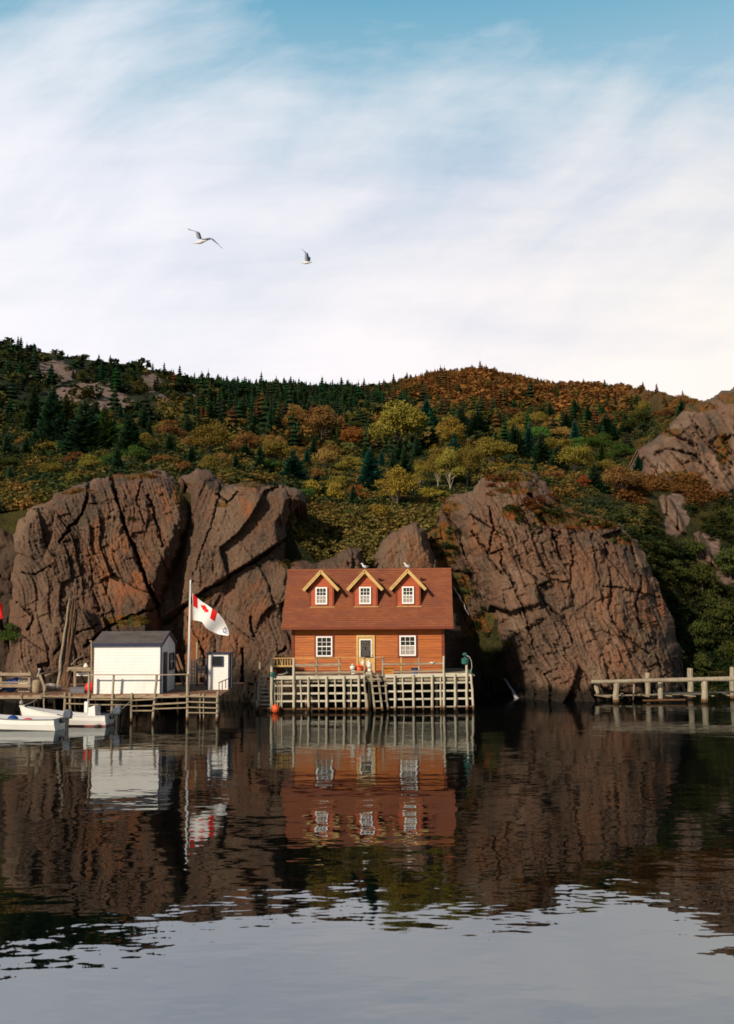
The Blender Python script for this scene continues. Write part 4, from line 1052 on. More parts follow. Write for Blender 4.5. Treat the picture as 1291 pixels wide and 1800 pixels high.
# white shed
sx0, sx1 = P(163.5, 1217, 48.35).x, P(282.5, 1217, 48.35).x
SH = empty('white_shed', ((sx0 + sx1) / 2, 48.35, ZW), 0, 'long white clapboard shed with grey felt roof and navy trim', 'shed')
hw = (sx1 - sx0) / 2; sd_ = 3.45; eh = 3.66 - ZW; rh = 4.23 - ZW
mb = MB(); mb.prism([(-hw, 0, 0), (-hw, sd_, 0), (-hw, sd_, eh), (-hw, sd_ / 2, rh - .05), (-hw, 0, eh)], (2 * hw, 0, 0)); clap(mb, -hw, hw, 0.02, eh - .02, 0, .15, .018)
# gable end boards (facing +x)
z = .02
while z < rh - .12:
    zt = min(z + .13, rh - .08)
    def yr(zz): 
        k = 0 if zz < eh else (zz - eh) / (rh - .05 - eh) * sd_ / 2
        return k, sd_ - k
    a0, a1 = yr(z); b0, b1 = yr(zt)
    mb.add([(hw + .014, a0, z), (hw + .014, a1, z), (hw + .002, b1, zt), (hw + .002, b0, zt)], [(0, 1, 2, 3)]); mb.add([(hw, a0, z), (hw, a1, z), (hw + .014, a1, z), (hw + .014, a0, z)], [(0, 1, 2, 3)])
    z = zt
mb.build('wall', M['white'], SH, world=False)
mb = MB()
for s_ in (0, 1):
    ye, yr_ = (-.10, sd_ / 2) if s_ == 0 else (sd_ + .10, sd_ / 2)
    mb.prism([(-hw - .07, ye, eh - .01), (-hw - .07, yr_, rh), (-hw - .07, yr_, rh + .045), (-hw - .07, ye, eh + .045)], (2 * hw + .14, 0, 0))
mb.build('roof', M['greyshingle'], SH, world=False)
mb = MB(); mb.box((0, -.115, eh - .02), (2 * hw + .16, .03, .15)); mb.box((hw + .002, -.012, eh / 2), (.075, .06, eh)); 
mb.bar((hw + .085, -.1, eh - .01), (hw + .085, sd_ / 2, rh - .01), .13, .03, up=(1, 0, 0)); mb.bar((hw + .085, sd_ + .1, eh - .01), (hw + .085, sd_ / 2, rh - .01), .13, .03, up=(1, 0, 0)); mb.box((hw + .02, sd_ - .0, eh / 2), (.05, .07, eh))
mb.build('trim', M['navy'], SH, world=False)
mb = MB(); mb.box((-hw - .004, -.01, eh / 2), (.04, .05, eh)); mb.build('corner_board', M['polewood'], SH, world=False)
mb = MB(); mb.box((hw + .022, .93, .97), (.04, .86, 1.94)); dd = mb.build('door', M['navy'], SH, world=False)
mb = MB(); mb.box((hw + .046, .93, .97), (.02, .66, 1.8)); mb.build('door_panel', M['black'], dd, world=False)
mb = MB()
for yy in (1.95, 3.02): mb.box((hw + .03, yy, 1.44), (.06, .09, .82))
mb.box((hw + .03, 2.485, 1.83), (.06, .98, .07)); mb.box((hw + .03, 2.485, 1.05), (.06, .98, .07)); wn_ = mb.build('window', M['navy'], SH, world=False)
mb = MB(); mb.box((hw + .022, 2.485, 1.44), (.012, .98, .7)); mb.build('pane', M['glass'], wn_, world=False)
mb = MB(); mb.box((hw + .034, 2.485, 1.44), (.02, .03, .7)); mb.box((hw + .034, 2.485, 1.44), (.018, .98, .03)); mb.build('glazing_bar', M['whitetrim'], wn_, world=False)
# small shed
tx0, tx1 = P(364.5, 1211, 50.9).x, P(402, 1211, 50.9).x; hw2 = (tx1 - tx0) / 2; h2_ = 3.13 - ZW
SS = empty('small_white_shed', ((tx0 + tx1) / 2, 50.9, ZW), 0, 'narrow white shed with a square dark window and flat dark roof', 'shed')
mb = MB(); mb.prism([(-hw2, 0, 0), (-hw2, 1.35, 0), (-hw2, 1.35, h2_ - .05), (-hw2, 0, h2_)], (2 * hw2, 0, 0)); clap(mb, -hw2 + .02, hw2 - .02, .02, h2_ - .02, 0, .16, .008); mb.build('wall', M['white'], SS, world=False)
mb = MB(); mb.prism([(-hw2 - .08, -.1, h2_ + .005), (-hw2 - .08, 1.42, h2_ - .05), (-hw2 - .08, 1.42, h2_ + .0), (-hw2 - .08, -.1, h2_ + .06)], (2 * hw2 + .2, 0, 0)); mb.build('roof', M['greyshingle'], SS, world=False)
mb = MB(); mb.box((-hw2 - .0, -.012, h2_ / 2), (.07, .045, h2_)); mb.box((hw2 + .0, -.012, h2_ / 2), (.05, .045, h2_)); mb.box((0, -.112, h2_ + .015), (2 * hw2 + .2, .025, .08)); mb.box((hw2 + .02, .55, h2_ / 2 - .02), (.03, .3, h2_ - .05)); mb.box((hw2 + .012, 1.33, h2_ / 2 - .03), (.04, .06, h2_ - .06)); mb.build('trim', M['navy'], SS, world=False)
window(SS, (P(382.8, 1162, 50.9).x - (tx0 + tx1) / 2), P(382, 1171, 50.9).z - ZW, P(382, 1153.3, 50.9).z - ZW, .54, -.01, 1, 1, frame=.06, m='navy')
# flagpole and flag
fp = P(331, 1213, 49.6)
FP = empty('flagpole', (fp.x, 49.6, ZW), 0, 'tall white flagpole between the two sheds', 'flagpole')
tp = P(336, 1022.5, 49.6)
mb = MB(); mb.tube([(fp.x, 49.6, ZW), ((fp.x + tp.x) / 2 - .01, 49.6, (ZW + tp.z) / 2), (tp.x - .02, 49.6, tp.z)], [.062, .055, .035], 10); mb.build('pole', M['whitetrim'], FP, smooth=True)
mb = MB(); mb.ball((tp.x - .02, 49.6, tp.z + .03), .05, 10, 7); mb.build('finial', M['whitetrim'], FP, smooth=True)
mb = MB(); mb.tube([(tp.x - .06, 49.53, tp.z - .05), (fp.x - .03, 49.5, ZW + 1.0)], .008, 5); mb.build('halyard', M['alurope'], FP)
FT = np.array([(338.3, 1042.5), (346, 1050), (356, 1058), (366, 1064.5), (375, 1071), (385, 1079), (394, 1090), (399, 1101), (403.5, 1112)], float)
FB = np.array([(339.3, 1090), (348, 1091.2), (355.5, 1093), (361, 1102), (368, 1108), (376, 1111.5), (384, 1114.8), (393, 1116.5), (402, 1117.5)], float)
def curve(A, u):
    s = np.concatenate([[0], np.cumsum(np.hypot(*np.diff(A, axis=0).T))]); s /= s[-1]
    return np.interp(u, s, A[:, 0]), np.interp(u, s, A[:, 1])
def flag_pt(u, v, off=0.0):
    u = np.asarray(u, float); v = np.asarray(v, float)
    tx, ty = curve(FT, u); bx, by = curve(FB, u)
    Y = 49.6 + .16 * np.sin(u * 9 + v * 1.8) * u ** .5 + .35 * u + off
    return Pn(tx + (bx - tx) * v, ty + (by - ty) * v, Y)
def patch(u0, u1, v0, v1, nu, nv, off):
    U, V_ = np.meshgrid(np.linspace(u0, u1, nu + 1), np.linspace(v0, v1, nv + 1)); q = flag_pt(U, V_, off).reshape(-1, 3)
    idx = np.arange((nu + 1) * (nv + 1)).reshape(nv + 1, nu + 1)
    return q, [tuple(map(int, f)) for f in np.stack([idx[:-1, :-1], idx[1:, :-1], idx[1:, 1:], idx[:-1, 1:]], -1).reshape(-1, 4)]
FL = empty('waving_flag', tuple(flag_pt(0, 0)), 0, 'white waving flag with a small red and white maple leaf flag in its top corner', 'flag')
mb = MB(); mb.add(*patch(0, 1, 0, 1, 44, 16, 0)); mb.build('cloth', M['whitecloth'], FL, smooth=True)
for (u0, u1) in ((.015, .125), (.455, .57)):
    mb = MB(); mb.add(*patch(u0, u1, .0, .47, 6, 6, -.012)); mb.add(*patch(u0, u1, .0, .47, 6, 6, .012)); mb.build('red_bar', M['redcloth'], FL, smooth=True)
leaf = [(0, 1), (.20, .62), (.42, .72), (.32, .22), (.56, .48), (.62, .34), (.92, .40), (.80, .10), (.95, .0), (.50, -.38), (.55, -.55), (.06, -.48), (.06, -.95)]
leaf = leaf + [(-x_, y_) for x_, y_ in reversed(leaf[1:])]
mb = MB()
for off in (-.014, .014):
    pu = [.30 + x_ * .105 for x_, y_ in leaf]; pv = [.25 - y_ * .20 for x_, y_ in leaf]
    q = flag_pt(np.array(pu + [.30]), np.array(pv + [.25]), off); n = len(leaf)
    mb.add(q, [(i, (i + 1) % n, n) for i in range(n)])
mb.build('maple_leaf', M['redcloth'], FL)
mb = MB()
def ribbon(pts, wd):
    for a, b in zip(pts[:-1], pts[1:]):
        d = Vector((b[0] - a[0], b[1] - a[1])); nrm = Vector((-d.y, d.x)).normalized() * wd * 1.6
        for off in (-.014, .014):
            q = flag_pt(np.array([a[0] - nrm.x, a[0] + nrm.x, b[0] + nrm.x, b[0] - nrm.x]), np.array([a[1] - nrm.y, a[1] + nrm.y, b[1] + nrm.y, b[1] - nrm.y]), off)
            mb.add(q, [(0, 1, 2, 3)])
ribbon([(.86, .22), (.84, .30), (.90, .34), (.93, .30)], .012); ribbon([(.82, .40), (.88, .46), (.94, .42)], .014); ribbon([(.80, .52), (.84, .58)], .014)
ribbon([(.90, .52), (.90, .66)], .010); ribbon([(.85, .62), (.86, .74), (.92, .76), (.96, .68)], .014); ribbon([(.94, .54), (.97, .58)], .012); ribbon([(.87, .28), (.89, .20)], .012)
mb.build('emblem', M['bluecloth'], FL)

# poles leaning on the cliff
for k in range(7):
    bx = 101.5 + k * 2.9; tx_ = 123.5 + k * 1.9; ty = 1050 + (0, 6, 14, 3, 10, 1, 22)[k]
    mb = MB(); mb.log(P(bx, 1208 + (k % 2) * 2, 53.2), P(tx_, ty, 59.8 + .1 * (k % 3)), .095, .055, 7, .05, 7, 200 + k)
    lab = ['leftmost and palest of the long poles leaning against the cliff', 'second pole from the left of the bundle leaning against the cliff', 'third pole from the left of the bundle leaning against the cliff', 'middle pole of the bundle leaning against the cliff',
           'third pole from the right of the bundle leaning against the cliff', 'second pole from the right of the bundle leaning against the cliff', 'rightmost and shortest of the long poles leaning against the cliff'][k]
    single('long_pole', mb, 'plank' if k in (0,) else 'polewood', lab, 'pole', 'long wooden poles leaning against the cliff')
# workbench left of the shed
wb = empty('work_bench', P(147, 1212, 50.2), 0, 'rough grey work bench beside the left end of the white shed', 'bench')
board(wb, (124, 1174), (164, 1175), 50.2, 3.4, .9, 'plank', 'bench_top'); board(wb, (126, 1178.5), (164, 1179), 49.8, 2.4, .05, 'plank', 'apron')
for a, yy in ((131.5, 49.8), (162, 49.8), (133, 50.6), (161, 50.6)): board(wb, (a, 1178), (a, 1213), yy, 3, .07, 'plank', 'leg')
mb = MB(); q = P(146, 1185, 50.3); mb.box((q.x, 50.3, q.z), (.55, .3, .16)); mb.box((q.x + .1, 50.3, q.z + .1), (.2, .22, .05)); single('white_box', mb, 'buoywhite', 'white box on the shelf under the work bench', 'box', smooth=False)
mb = MB(); q = P(138.5, 1212, 49.3); mb.prism([(q.x - .33, 49.1, ZW), (q.x + .33, 49.1, ZW), (q.x + .37, 49.1, ZW + .25), (q.x - .37, 49.1, ZW + .25)], (0, .45, 0)); mb.box((q.x, 49.33, ZW + .265), (.80, .52, .03)); single('fish_box', mb, 'grey', 'grey plastic box on the wharf under the work bench', 'box', smooth=False)
buoy((P(158.5, 1208, 49.2).x, 49.2, ZW + .27), .25, 'red', 'red buoy at the left corner of the white shed')
mb = MB(); mb.log(P(161, 1127, 49.2), P(161.5, 1213, 49.2), .035, .04, 6, .01); mb.ball(P(160, 1127, 49.2), (.08, .06, .04), 8, 6); single('thin_post', mb, 'plank', 'thin bare post against the left edge of the white shed', 'post')  # bare post with a small knob on top, no lamp
for k, (a, b, c, d) in enumerate(((66, 1186, 112, 1178), (118, 1180, 164, 1160), (80, 1188, 124, 1172), (126, 1168, 150, 1148))):
    mb = MB(); mb.log(P(a, b, 53 + k * .3), P(c, d, 54.5 + k * .3), .05, .035, 6, .05, 5, k)
    single('driftwood_stick', mb, 'plank', ['long stick lying on the clutter left of the leaning poles', 'stick sloping up to the white shed above the work bench', 'short stick behind the foot of the leaning poles', 'thin stick propped on the rock above the work bench'][k], 'stick')
mb = MB(); q = P(153, 1170, 50.2); mb.lathe((q.x - .05, 50.2, P(150, 1173.5, 50.2).z), [(.1, 0), (.12, .08), (.05, .2), (.02, .22)], 10); single('white_jug', mb, 'buoywhite', 'small white jug on top of the work bench', 'jug')
# plank pen at far left
pen = empty('plank_pen', P(20, 1210, 49.6), 0, 'low weathered plank pen at the far left of the wharf', 'pen')
board(pen, (-120, 1184.5), (56, 1185), 49.4, 4.6, .25, 'plank', 'top_board'); board(pen, (-120, 1204), (54, 1205.5), 49.4, 6, .06, 'plank', 'bottom_board'); board(pen, (-120, 1199), (54, 1199.5), 49.45, 2.6, .05, 'plank', 'bottom_board')
for a in (-118, -60, 2, 52): board(pen, (a, 1181), (a, 1211), 49.5, 4, .09, 'plank', 'corner_post')
for a in (37, 51): board(pen, (a, 1179), (a, 1186), 49.5, 1.6, .04, 'plank', 'peg')
mb = MB(); q = P(18, 1200, 49.9); mb.ball((q.x, 49.95, ZW + .34), (.42, .3, .32), 14, 9); mb.ball((q.x + .30, 49.9, ZW + .55), (.22, .2, .2), 12, 8); mb.ball((q.x - .5, 50, ZW + .3), (.3, .25, .28), 12, 8); single('blue_tarp', mb, 'blue', 'crumpled blue tarpaulin inside the plank pen', 'tarpaulin')
for k in range(3):
    mb = MB(); q = P(44, 1200, 49.8); z0 = ZW + .02 + k * .235
    for zz in (.03, .12, .2): 
        mb.box((q.x, 49.72, z0 + zz), (.56, .02, .05)); mb.box((q.x, 50.1, z0 + zz), (.56, .02, .05)); mb.box((q.x - .28, 49.91, z0 + zz), (.02, .36, .05)); mb.box((q.x + .28, 49.91, z0 + zz), (.02, .36, .05))
    for sx_ in (-.26, 0, .26): mb.box((q.x + sx_, 49.70, z0 + .115), (.05, .02, .22))
    mb.box((q.x, 49.91, z0 + .008), (.5, .34, .012))
    single('slatted_crate', mb, 'buoywhite' if k == 1 else 'blind', ['bottom slatted crate of the stack in the plank pen', 'white middle slatted crate of the stack in the plank pen', 'top slatted crate of the stack in the plank pen'][k], 'crate', 'slatted crates stacked in the pen', smooth=False)
mb = MB(); q = P(64, 1212, 49.3); mb.lathe((q.x, 49.4, ZW), [(.2, 0), (.23, .1), (.23, .45), (.2, .62), (.05, .64)], 14); single('small_barrel', mb, 'plank', 'weathered barrel to the right of the plank pen', 'barrel')
wn2 = empty('mooring_winch', P(74, 1212, 49), 0, 'rusty hand winch with a slanting arm on the wharf edge', 'winch')
board(wn2, (70, 1186), (79, 1208), 49, 4, .08, 'plank', 'arm'); board(wn2, (79, 1206), (78.5, 1217), 48.6, 3.4, .08, 'plank', 'stand')
mb = MB(); mb.ball(P(70, 1177, 49), (.08, .08, .07)); mb.log(P(70, 1178, 49), P(66, 1190, 49), .04, .04, 6); mb.build('crank', M['alurope'], wn2)
mb = MB(); q = P(90, 1204, 51); mb.ball((q.x, 51, ZW + .18), (.32, .25, .2), 10, 7); mb.ball((q.x + .35, 51.1, ZW + .12), (.2, .2, .14), 9, 6); single('loose_stones', mb, 'blind', 'two pinkish stones beside the foot of the leaning poles', 'stones', smooth=False)
# things between the sheds
al = empty('aluminium_ladder', P(341, 1208, 53), 0, 'bluish aluminium ladder standing right of the flagpole', 'ladder')
board(al, (337.6, 1161), (337.4, 1209), 53, 1.5, .06, 'alu', 'stile'); board(al, (342.6, 1162), (342.2, 1209), 53, 1.5, .06, 'alu', 'stile')
for k in range(7): board(al, (337.6, 1165 + k * 6.6), (342.5, 1165 + k * 6.6), 53, 1.4, .05, 'alu', 'rung')
cf = empty('tube_chair', P(354, 1190, 53.4), 0, 'grey tube frame chair hung up left of the small white shed', 'chair')
for (a, b, c, d) in ((345.5, 1160, 345.5, 1181), (361, 1158.5, 361, 1182), (345.5, 1160, 361, 1158.5), (346, 1172, 361, 1171), (346, 1182, 361, 1182)): board(cf, (a, b), (c, d), 53.4, 1.7, .05, 'alurope', 'frame')
board(cf, (347, 1177), (360, 1177), 53.45, 6, .03, 'blind', 'seat')
mb = MB(); mb.log(P(347, 1129, 54), P(346.5, 1207, 54), .055, .06, 7, .02); single('standing_post', mb, 'plank', 'bare post standing behind the tube chair', 'post')
for k, (a, b, c, d) in enumerate(((308, 1160, 325, 1208), (312, 1150, 331, 1206), (357, 1188, 363, 1206))):
    mb = MB(); mb.bar(P(a, b, 55.5), P(c, d, 53.6), .13, .04); single('leaning_board', mb, 'polewood', ['lower dark board leaning behind the right end of the white shed', 'upper dark board leaning behind the right end of the white shed', 'short reddish board leaning left of the small white shed'][k], 'board', smooth=False)
# red flag just inside the left edge
rfp = empty('red_flag', P(-6, 1210, 51), 0, 'red flag at the very left edge of the picture', 'flag')
board(rfp, (-8, 1040), (-7, 1216), 51, 2, .06, 'plank', 'pole')
mb = MB(); pts = [P(-8, 1060, 51), P(-2, 1058, 50.9), P(4.5, 1062, 51.05), P(5, 1086, 51), P(-2, 1090, 50.9), P(-8, 1088, 51)]; mb.prism(pts, (0, .015, 0)); mb.build('cloth', M['redcloth'], rfp)

# ------------------------------------------------------------------ boats
def boat(name, stern, rotz, L, B, label, console=False, red=False, sheer0=.50, sheer1=.40):
    root = empty(name, (stern[0], stern[1], 0), rotz, label, 'boat', 'white motor boats moored by the plank wharf')
    N = 22
    def sect(s):
        b = B / 2 * (.90 + .10 * math.sin(min(s / .5, 1) * math.pi / 2)) * (1 - max(0, (s - .35) / .65) ** 2.6) + .012
        gz = sheer0 - .05 * math.sin(s * math.pi * .8) + sheer1 * s ** 2.2
        kz = -.16 + .30 * max(0, (s - .72) / .28) ** 2
        xx = s * L + (.20 * max(0, (s - .7) / .3))
        rake = .25 * max(0, (s - .8) / .2)
        return xx, b, gz, kz, rake
    outer = []; inner = []
    for i in range(N + 1):
        s = i / N; x, b, gz, kz, rk_ = sect(s)
        ch = kz + .17 + .1 * s
        half = [(x - rk_ * .9, 0, kz), (x - rk_ * .6, b * .74, ch), (x - rk_ * .25, b * .93, (ch + gz) / 2), (x, b, gz)]
        outer.append([(a, -y, z) for a, y, z in reversed(half)] + half[1:])
        xi = min(x, L * .985); bi = max(b - .05, .004)
        hi = [(xi - rk_ * .9, 0, max(.06, kz + .1)), (xi - rk_ * .6, bi * .74, max(.08, ch + .02)), (xi - rk_ * .25, bi * .93, (max(.08, ch) + gz) / 2), (xi, bi, gz - .002)]
        inner.append([(a, -y, z) for a, y, z in reversed(hi)] + hi[1:])
    def strip(mb, rows, flip=False):
        n = len(rows[0]); vs = [p for r in rows for p in r]; fs = []
        for i in range(len(rows) - 1):
            for j in range(n - 1):
                f = (i * n + j, i * n + j + 1, (i + 1) * n + j + 1, (i + 1) * n + j)
                fs.append(f[::-1] if flip else f)
        mb.add(vs, fs)
    mb = MB(); strip(mb, outer); mb.add(outer[0], [tuple(range(7))]); 
    for i in range(N):
        for s_ in (0, 6):
            mb.add([outer[i][s_], outer[i + 1][s_], inner[i + 1][s_], inner[i][s_]], [(0, 1, 2, 3)])
    hull = mb.build('hull', M['boat'], root, world=False)
    mb = MB(); strip(mb, inner, True); tr = [(x + .05, y, z) for x, y, z in inner[0]]; mb.add(tr, [tuple(range(7))]); mb.build('inner_hull', M['boatin'], root, world=False)
    mb = MB()
    for s_ in (0, 6): mb.tube([Vector(outer[i][s_]) + Vector((0, (.012 if s_ else -.012), -.02)) for i in range(N + 1)], .022, 6)
    mb.build('rub_rail', M['grey'] if not red else M['boat'], root, world=False)
    if red:
        mb = MB(); rows = []
        for i in range(N + 1):
            x, b, gz, kz, rk_ = sect(i / N); ch = kz + .17 + .1 * i / N
            o1 = Vector(outer[i][5]); o0 = Vector(outer[i][4])
            q = []
            for s_ in (-1, 1): q.append(s_)
            rows.append([(o1.x - .0, -(o1.y + .008), .015), (o1.x, -(o1.y * .99 + .010), .065)])
            rows[-1] += [(o1.x, (o1.y * .99 + .010), .065), (o1.x, (o1.y + .008), .015)]
        for i in range(N - 4):
            a, b2 = rows[i], rows[i + 1]
            mb.add([a[0], a[1], b2[1], b2[0]], [(0, 1, 2, 3)]); mb.add([a[2], a[3], b2[3], b2[2]], [(0, 1, 2, 3)])
        mb.add([(-.01, rows[0][0][1], .015), (-.01, rows[0][3][1], .015), (-.01, rows[0][2][1], .065), (-.01, rows[0][1][1], .065)], [(0, 1, 2, 3)])
        mb.build('boot_stripe', M['boatred'], root, world=False)
    for sx_ in ((.22, .5) if console else (.15, .42, .68)):
        x, b, gz, kz, _ = sect(sx_); mb = MB(); mb.box((x, 0, gz - .16), (.26, 2 * b - .16, .04)); mb.build('thwart', M['boatin'], root, world=False)
    if console:
        mb = MB(); mb.prism([(.55, -.3, .1), (.95, -.3, .1), (.92, -.3, .82), (.62, -.3, .92)], (0, .62, 0)); mb.box((1.25, -.25, .80), (.16, .2, .5)); mb.build('console', M['boat'], root, world=False)
        mb = MB(); n = 12; mb.tube([(.50, .16 * math.cos(6.283 * i / n), .80 + .16 * math.sin(6.283 * i / n)) for i in range(n + 1)], .014, 5); mb.build('steering_wheel', M['black'], root, world=False)
        mb = MB(); mb.ball((L + .12, 0, sheer0 + sheer1 + .1), (.09, .09, .1), 9, 7); mb.build('bow_fender', M['blind'], root, world=False)
    # outboard motor
    mb = MB(); mb.box((-.10, 0, .42), (.16, .18, .24)); mb.prism([(-.24, -.045, .5), (-.40, -.045, .5), (-.36, -.045, -.28), (-.28, -.045, -.28)], (0, .09, 0)); mb.box((-.32, 0, -.02), (.34, .2, .02)); mb.build('outboard_leg', M['black'], root, world=False)
    mb = MB(); mb.prism([(-.18, -.11, .50), (-.50, -.11, .52), (-.56, -.11, .64), (-.53, -.11, .82), (-.40, -.11, .90), (-.24, -.11, .88), (-.15, -.11, .70)], (0, .22, 0))
    mb.build('outboard_cowl', M['cowl'], root, world=False, bevel=.045)
    mb = MB(); mb.box((-.35, 0, .515), (.35, .24, .04)); mb.build('cowl_band', M['black'], root, world=False)
    mb = MB(); mb.bar((-.16, 0, .60), (.18, -.05, .66), .035); mb.build('tiller', M['black'], root, world=False)
    mb = MB(); mb.box((.35, .2, .16), (.36, .26, .2)); mb.build('fuel_tank', M['red'], root, world=False)
    return root
q = P(106, 1281, 44.9)
b1 = boat('motor_boat', (q.x, 44.9), R(180 - 9), 5.2, 1.40, 'nearer white open motor boat cut off by the left edge of the picture', sheer0=.52, sheer1=.34)
q = P(193.5, 1272, 46.75)
b2 = boat('motor_boat', (q.x, 46.75), R(180 - 8), 4.25, 1.32, 'farther white motor boat with console and raised bow beside the wharf posts', console=True, red=True, sheer0=.49, sheer1=.42)
q = P(22, 1252, 45.1)
mb = MB(); mb.ball((q.x, q.y + .1, .42), (.26, .22, .2), 12, 8); single('gear_bag', mb, 'blue', 'blue bag lying in the nearer white boat', 'bag')
mb = MB(); q = P(50, 1254, 45.0); mb.ball((q.x, q.y, .45), (.2, .1, .07), 10, 7); single('life_jacket', mb, 'red', 'red life jacket lying in the nearer white boat', 'life jacket')

def rope(p0, p1, sag, label):
    p0 = Vector(p0); p1 = Vector(p1); mb = MB()
    mb.tube([p0.lerp(p1, t) + Vector((0, 0, -sag * 4 * t * (1 - t))) for t in np.linspace(0, 1, 9)], .013, 5)
    single('mooring_line', mb, 'alurope', label, 'rope')
qb = Matrix.Rotation(R(180 - 8), 4, 'Z') @ Vector((4.3, 0, .90)) + Vector((b2.location.x, b2.location.y, 0))
rope(qb, P(79, 1215, 47.8), .15, 'slack grey mooring line from the bow of the farther boat to the wharf')
qs = Matrix.Rotation(R(180 - 8), 4, 'Z') @ Vector((.1, -.6, .52)) + Vector((b2.location.x, b2.location.y, 0))
rope(qs, P(231, 1230, 47.8), .12, 'slack grey mooring line from the stern of the farther boat to a wharf post')
# ------------------------------------------------------------------ log wharf on the right
YR = 57.0
rw = empty('log_wharf', (P(1165, 1235, YR).x, YR, 0), 0, 'low wharf of thick pale logs at the right edge of the cove', 'wharf')
for k, (a, t_, b, bt, wpx, Yk) in enumerate(((1083.5, 1200, 1083, 1240, 10, YR), (1161.5, 1198, 1161.5, 1240, 8.5, YR + .6), (1238.5, 1195, 1238.5, 1240, 11, YR), (1320, 1193, 1320, 1240, 11, YR), (1048.5, 1186, 1049.5, 1236, 9, 59.6), (1139, 1182.5, 1139, 1236, 9, 59.6),
                                            (1213.5, 1174.5, 1214, 1235, 10, 59.6), (1287.5, 1172.5, 1287.5, 1235, 9, 59.6), (1115, 1204, 1113, 1232, 2.5, 58.5))):
    post(rw, (a, t_), (b, bt), Yk, wpx, 'pile', seed=300 + k, wob=.02)
mb = MB(); mb.log(P(1040, 1198.5, YR - .1), P(1400, 1190, YR - .1), .10, .14, 10, .03, 9, 5); mb.build('rail_log', M['pile'], rw)
mb = MB(); mb.log(P(1150, 1219, 58.2), P(1400, 1214, 58.2), .05, .05, 8, .02, 7, 6); mb.build('stringer_log', M['pile'], rw)
mb = MB(); mb.log(P(1050, 1223, 58.8), P(1240, 1220, 58.8), .05, .05, 8, .03, 7, 7); mb.build('stringer_log', M['pile'], rw)
mb = MB(); mb.log(P(1130, 1231.5, 57.4), P(1205, 1230, 57.4), .06, .05, 8, .03, 7, 7); mb.build('stringer_log', M['pile'], rw)
dkm = MB()
for k in range(9): dkm.box((P(1060 + k * 37, 1226, 58).x, 58.4, .36 + rng.uniform(-.05, .05)), (.2, 1.9, .05), Matrix.Rotation(rng.uniform(-.3, .3), 3, 'Z'))
dkm.build('deck', M['plank'], rw)
for (a, b, c, d, k) in ((890, 1208, 893, 1226, 0), (1010, 1229, 1075, 1231, 1)):
    pass

# ------------------------------------------------------------------ waterfall
t = NT('white_water'); co = t.n('ShaderNodeNewGeometry').outputs['Position']
nz = t.noise(t.mapping(co, (9, 9, 2)), 1.5, 5, .7)
t.principled(t.ramp(nz, [(.35, (.22, .22, .22)), (.6, (.75, .73, .72))]), .3, t.bump(nz, .05, 1.), .5); M['foam'] = t.m
def fall(pts, key, label, off=.3):
    rows = []
    for (px, py, wpx) in pts:
        Yc = cliff_Y(key, px, py) - off
        for k in range(5):
            u = (k / 4 - .5)
            rows.append(P(px + u * wpx + random.uniform(-.4, .4), py, Yc + abs(u) * .35 - .08 * (k % 2)))
    n = len(pts); fs = [(i * 5 + k, i * 5 + k + 1, (i + 1) * 5 + k + 1, (i + 1) * 5 + k) for i in range(n - 1) for k in range(4)]
    mb = MB(); mb.add(rows, fs); o = mb.build('stream', M['foam']); tag(o, kind='structure'); o['label'] = label
fall([(884, 1189, 2.5), (888, 1194, 4.5), (893, 1200, 4), (897, 1207, 4.5), (902, 1214, 5), (905, 1221, 5.5), (909, 1227, 8), (911, 1230, 9)], 'gully_rock8' if False else 'cliff23', 'short white stream running into the water at the foot of the right cliff', .5)
fall([(797, 1030, 1), (800, 1035, 3), (803, 1041, 2), (808, 1047, 4), (810, 1055, 3), (816, 1061, 2.5), (818, 1070, 1.8), (825, 1081, 1)], 'gully_rock8', 'thin white trickle in the dark gully right of the house roof', .35)

# ------------------------------------------------------------------ seagulls
def mesh_multi(mb, name, mats, fidx, parent=None, smooth=True):
    me = bpy.data.meshes.new(name); me.from_pydata(mb.v, [], mb.f)
    for m_ in mats: me.materials.append(M[m_])
    for p_, i_ in zip(me.polygons, fidx): p_.material_index = i_; p_.use_smooth = smooth
    me.update(); o = bpy.data.objects.new(name, me); col.objects.link(o)
    if parent is not None: o.parent = parent
    return o
def gull_body(mb, pts, rad):
    mb.tube(pts, rad, 10)
def gull_wing(mb, joints):
    "joints: (leading point, trailing point, thickness) from root to tip, in metres"
    vs = []; fs = []
    for (a, b, th) in joints:
        a = Vector(a); b = Vector(b); m_ = a.lerp(b, .35)
        vs += [a, m_ + Vector((0, -.3 * th, th)), b, m_ + Vector((0, .3 * th, -th))]
    for i in range(len(joints) - 1):
        for k in range(4): fs.append((i * 4 + k, i * 4 + (k + 1) % 4, (i + 1) * 4 + (k + 1) % 4, (i + 1) * 4 + k))
    n = len(joints); fs += [(3, 2, 1, 0), tuple(range(n * 4 - 4, n * 4))]
    mb.add(vs, fs)
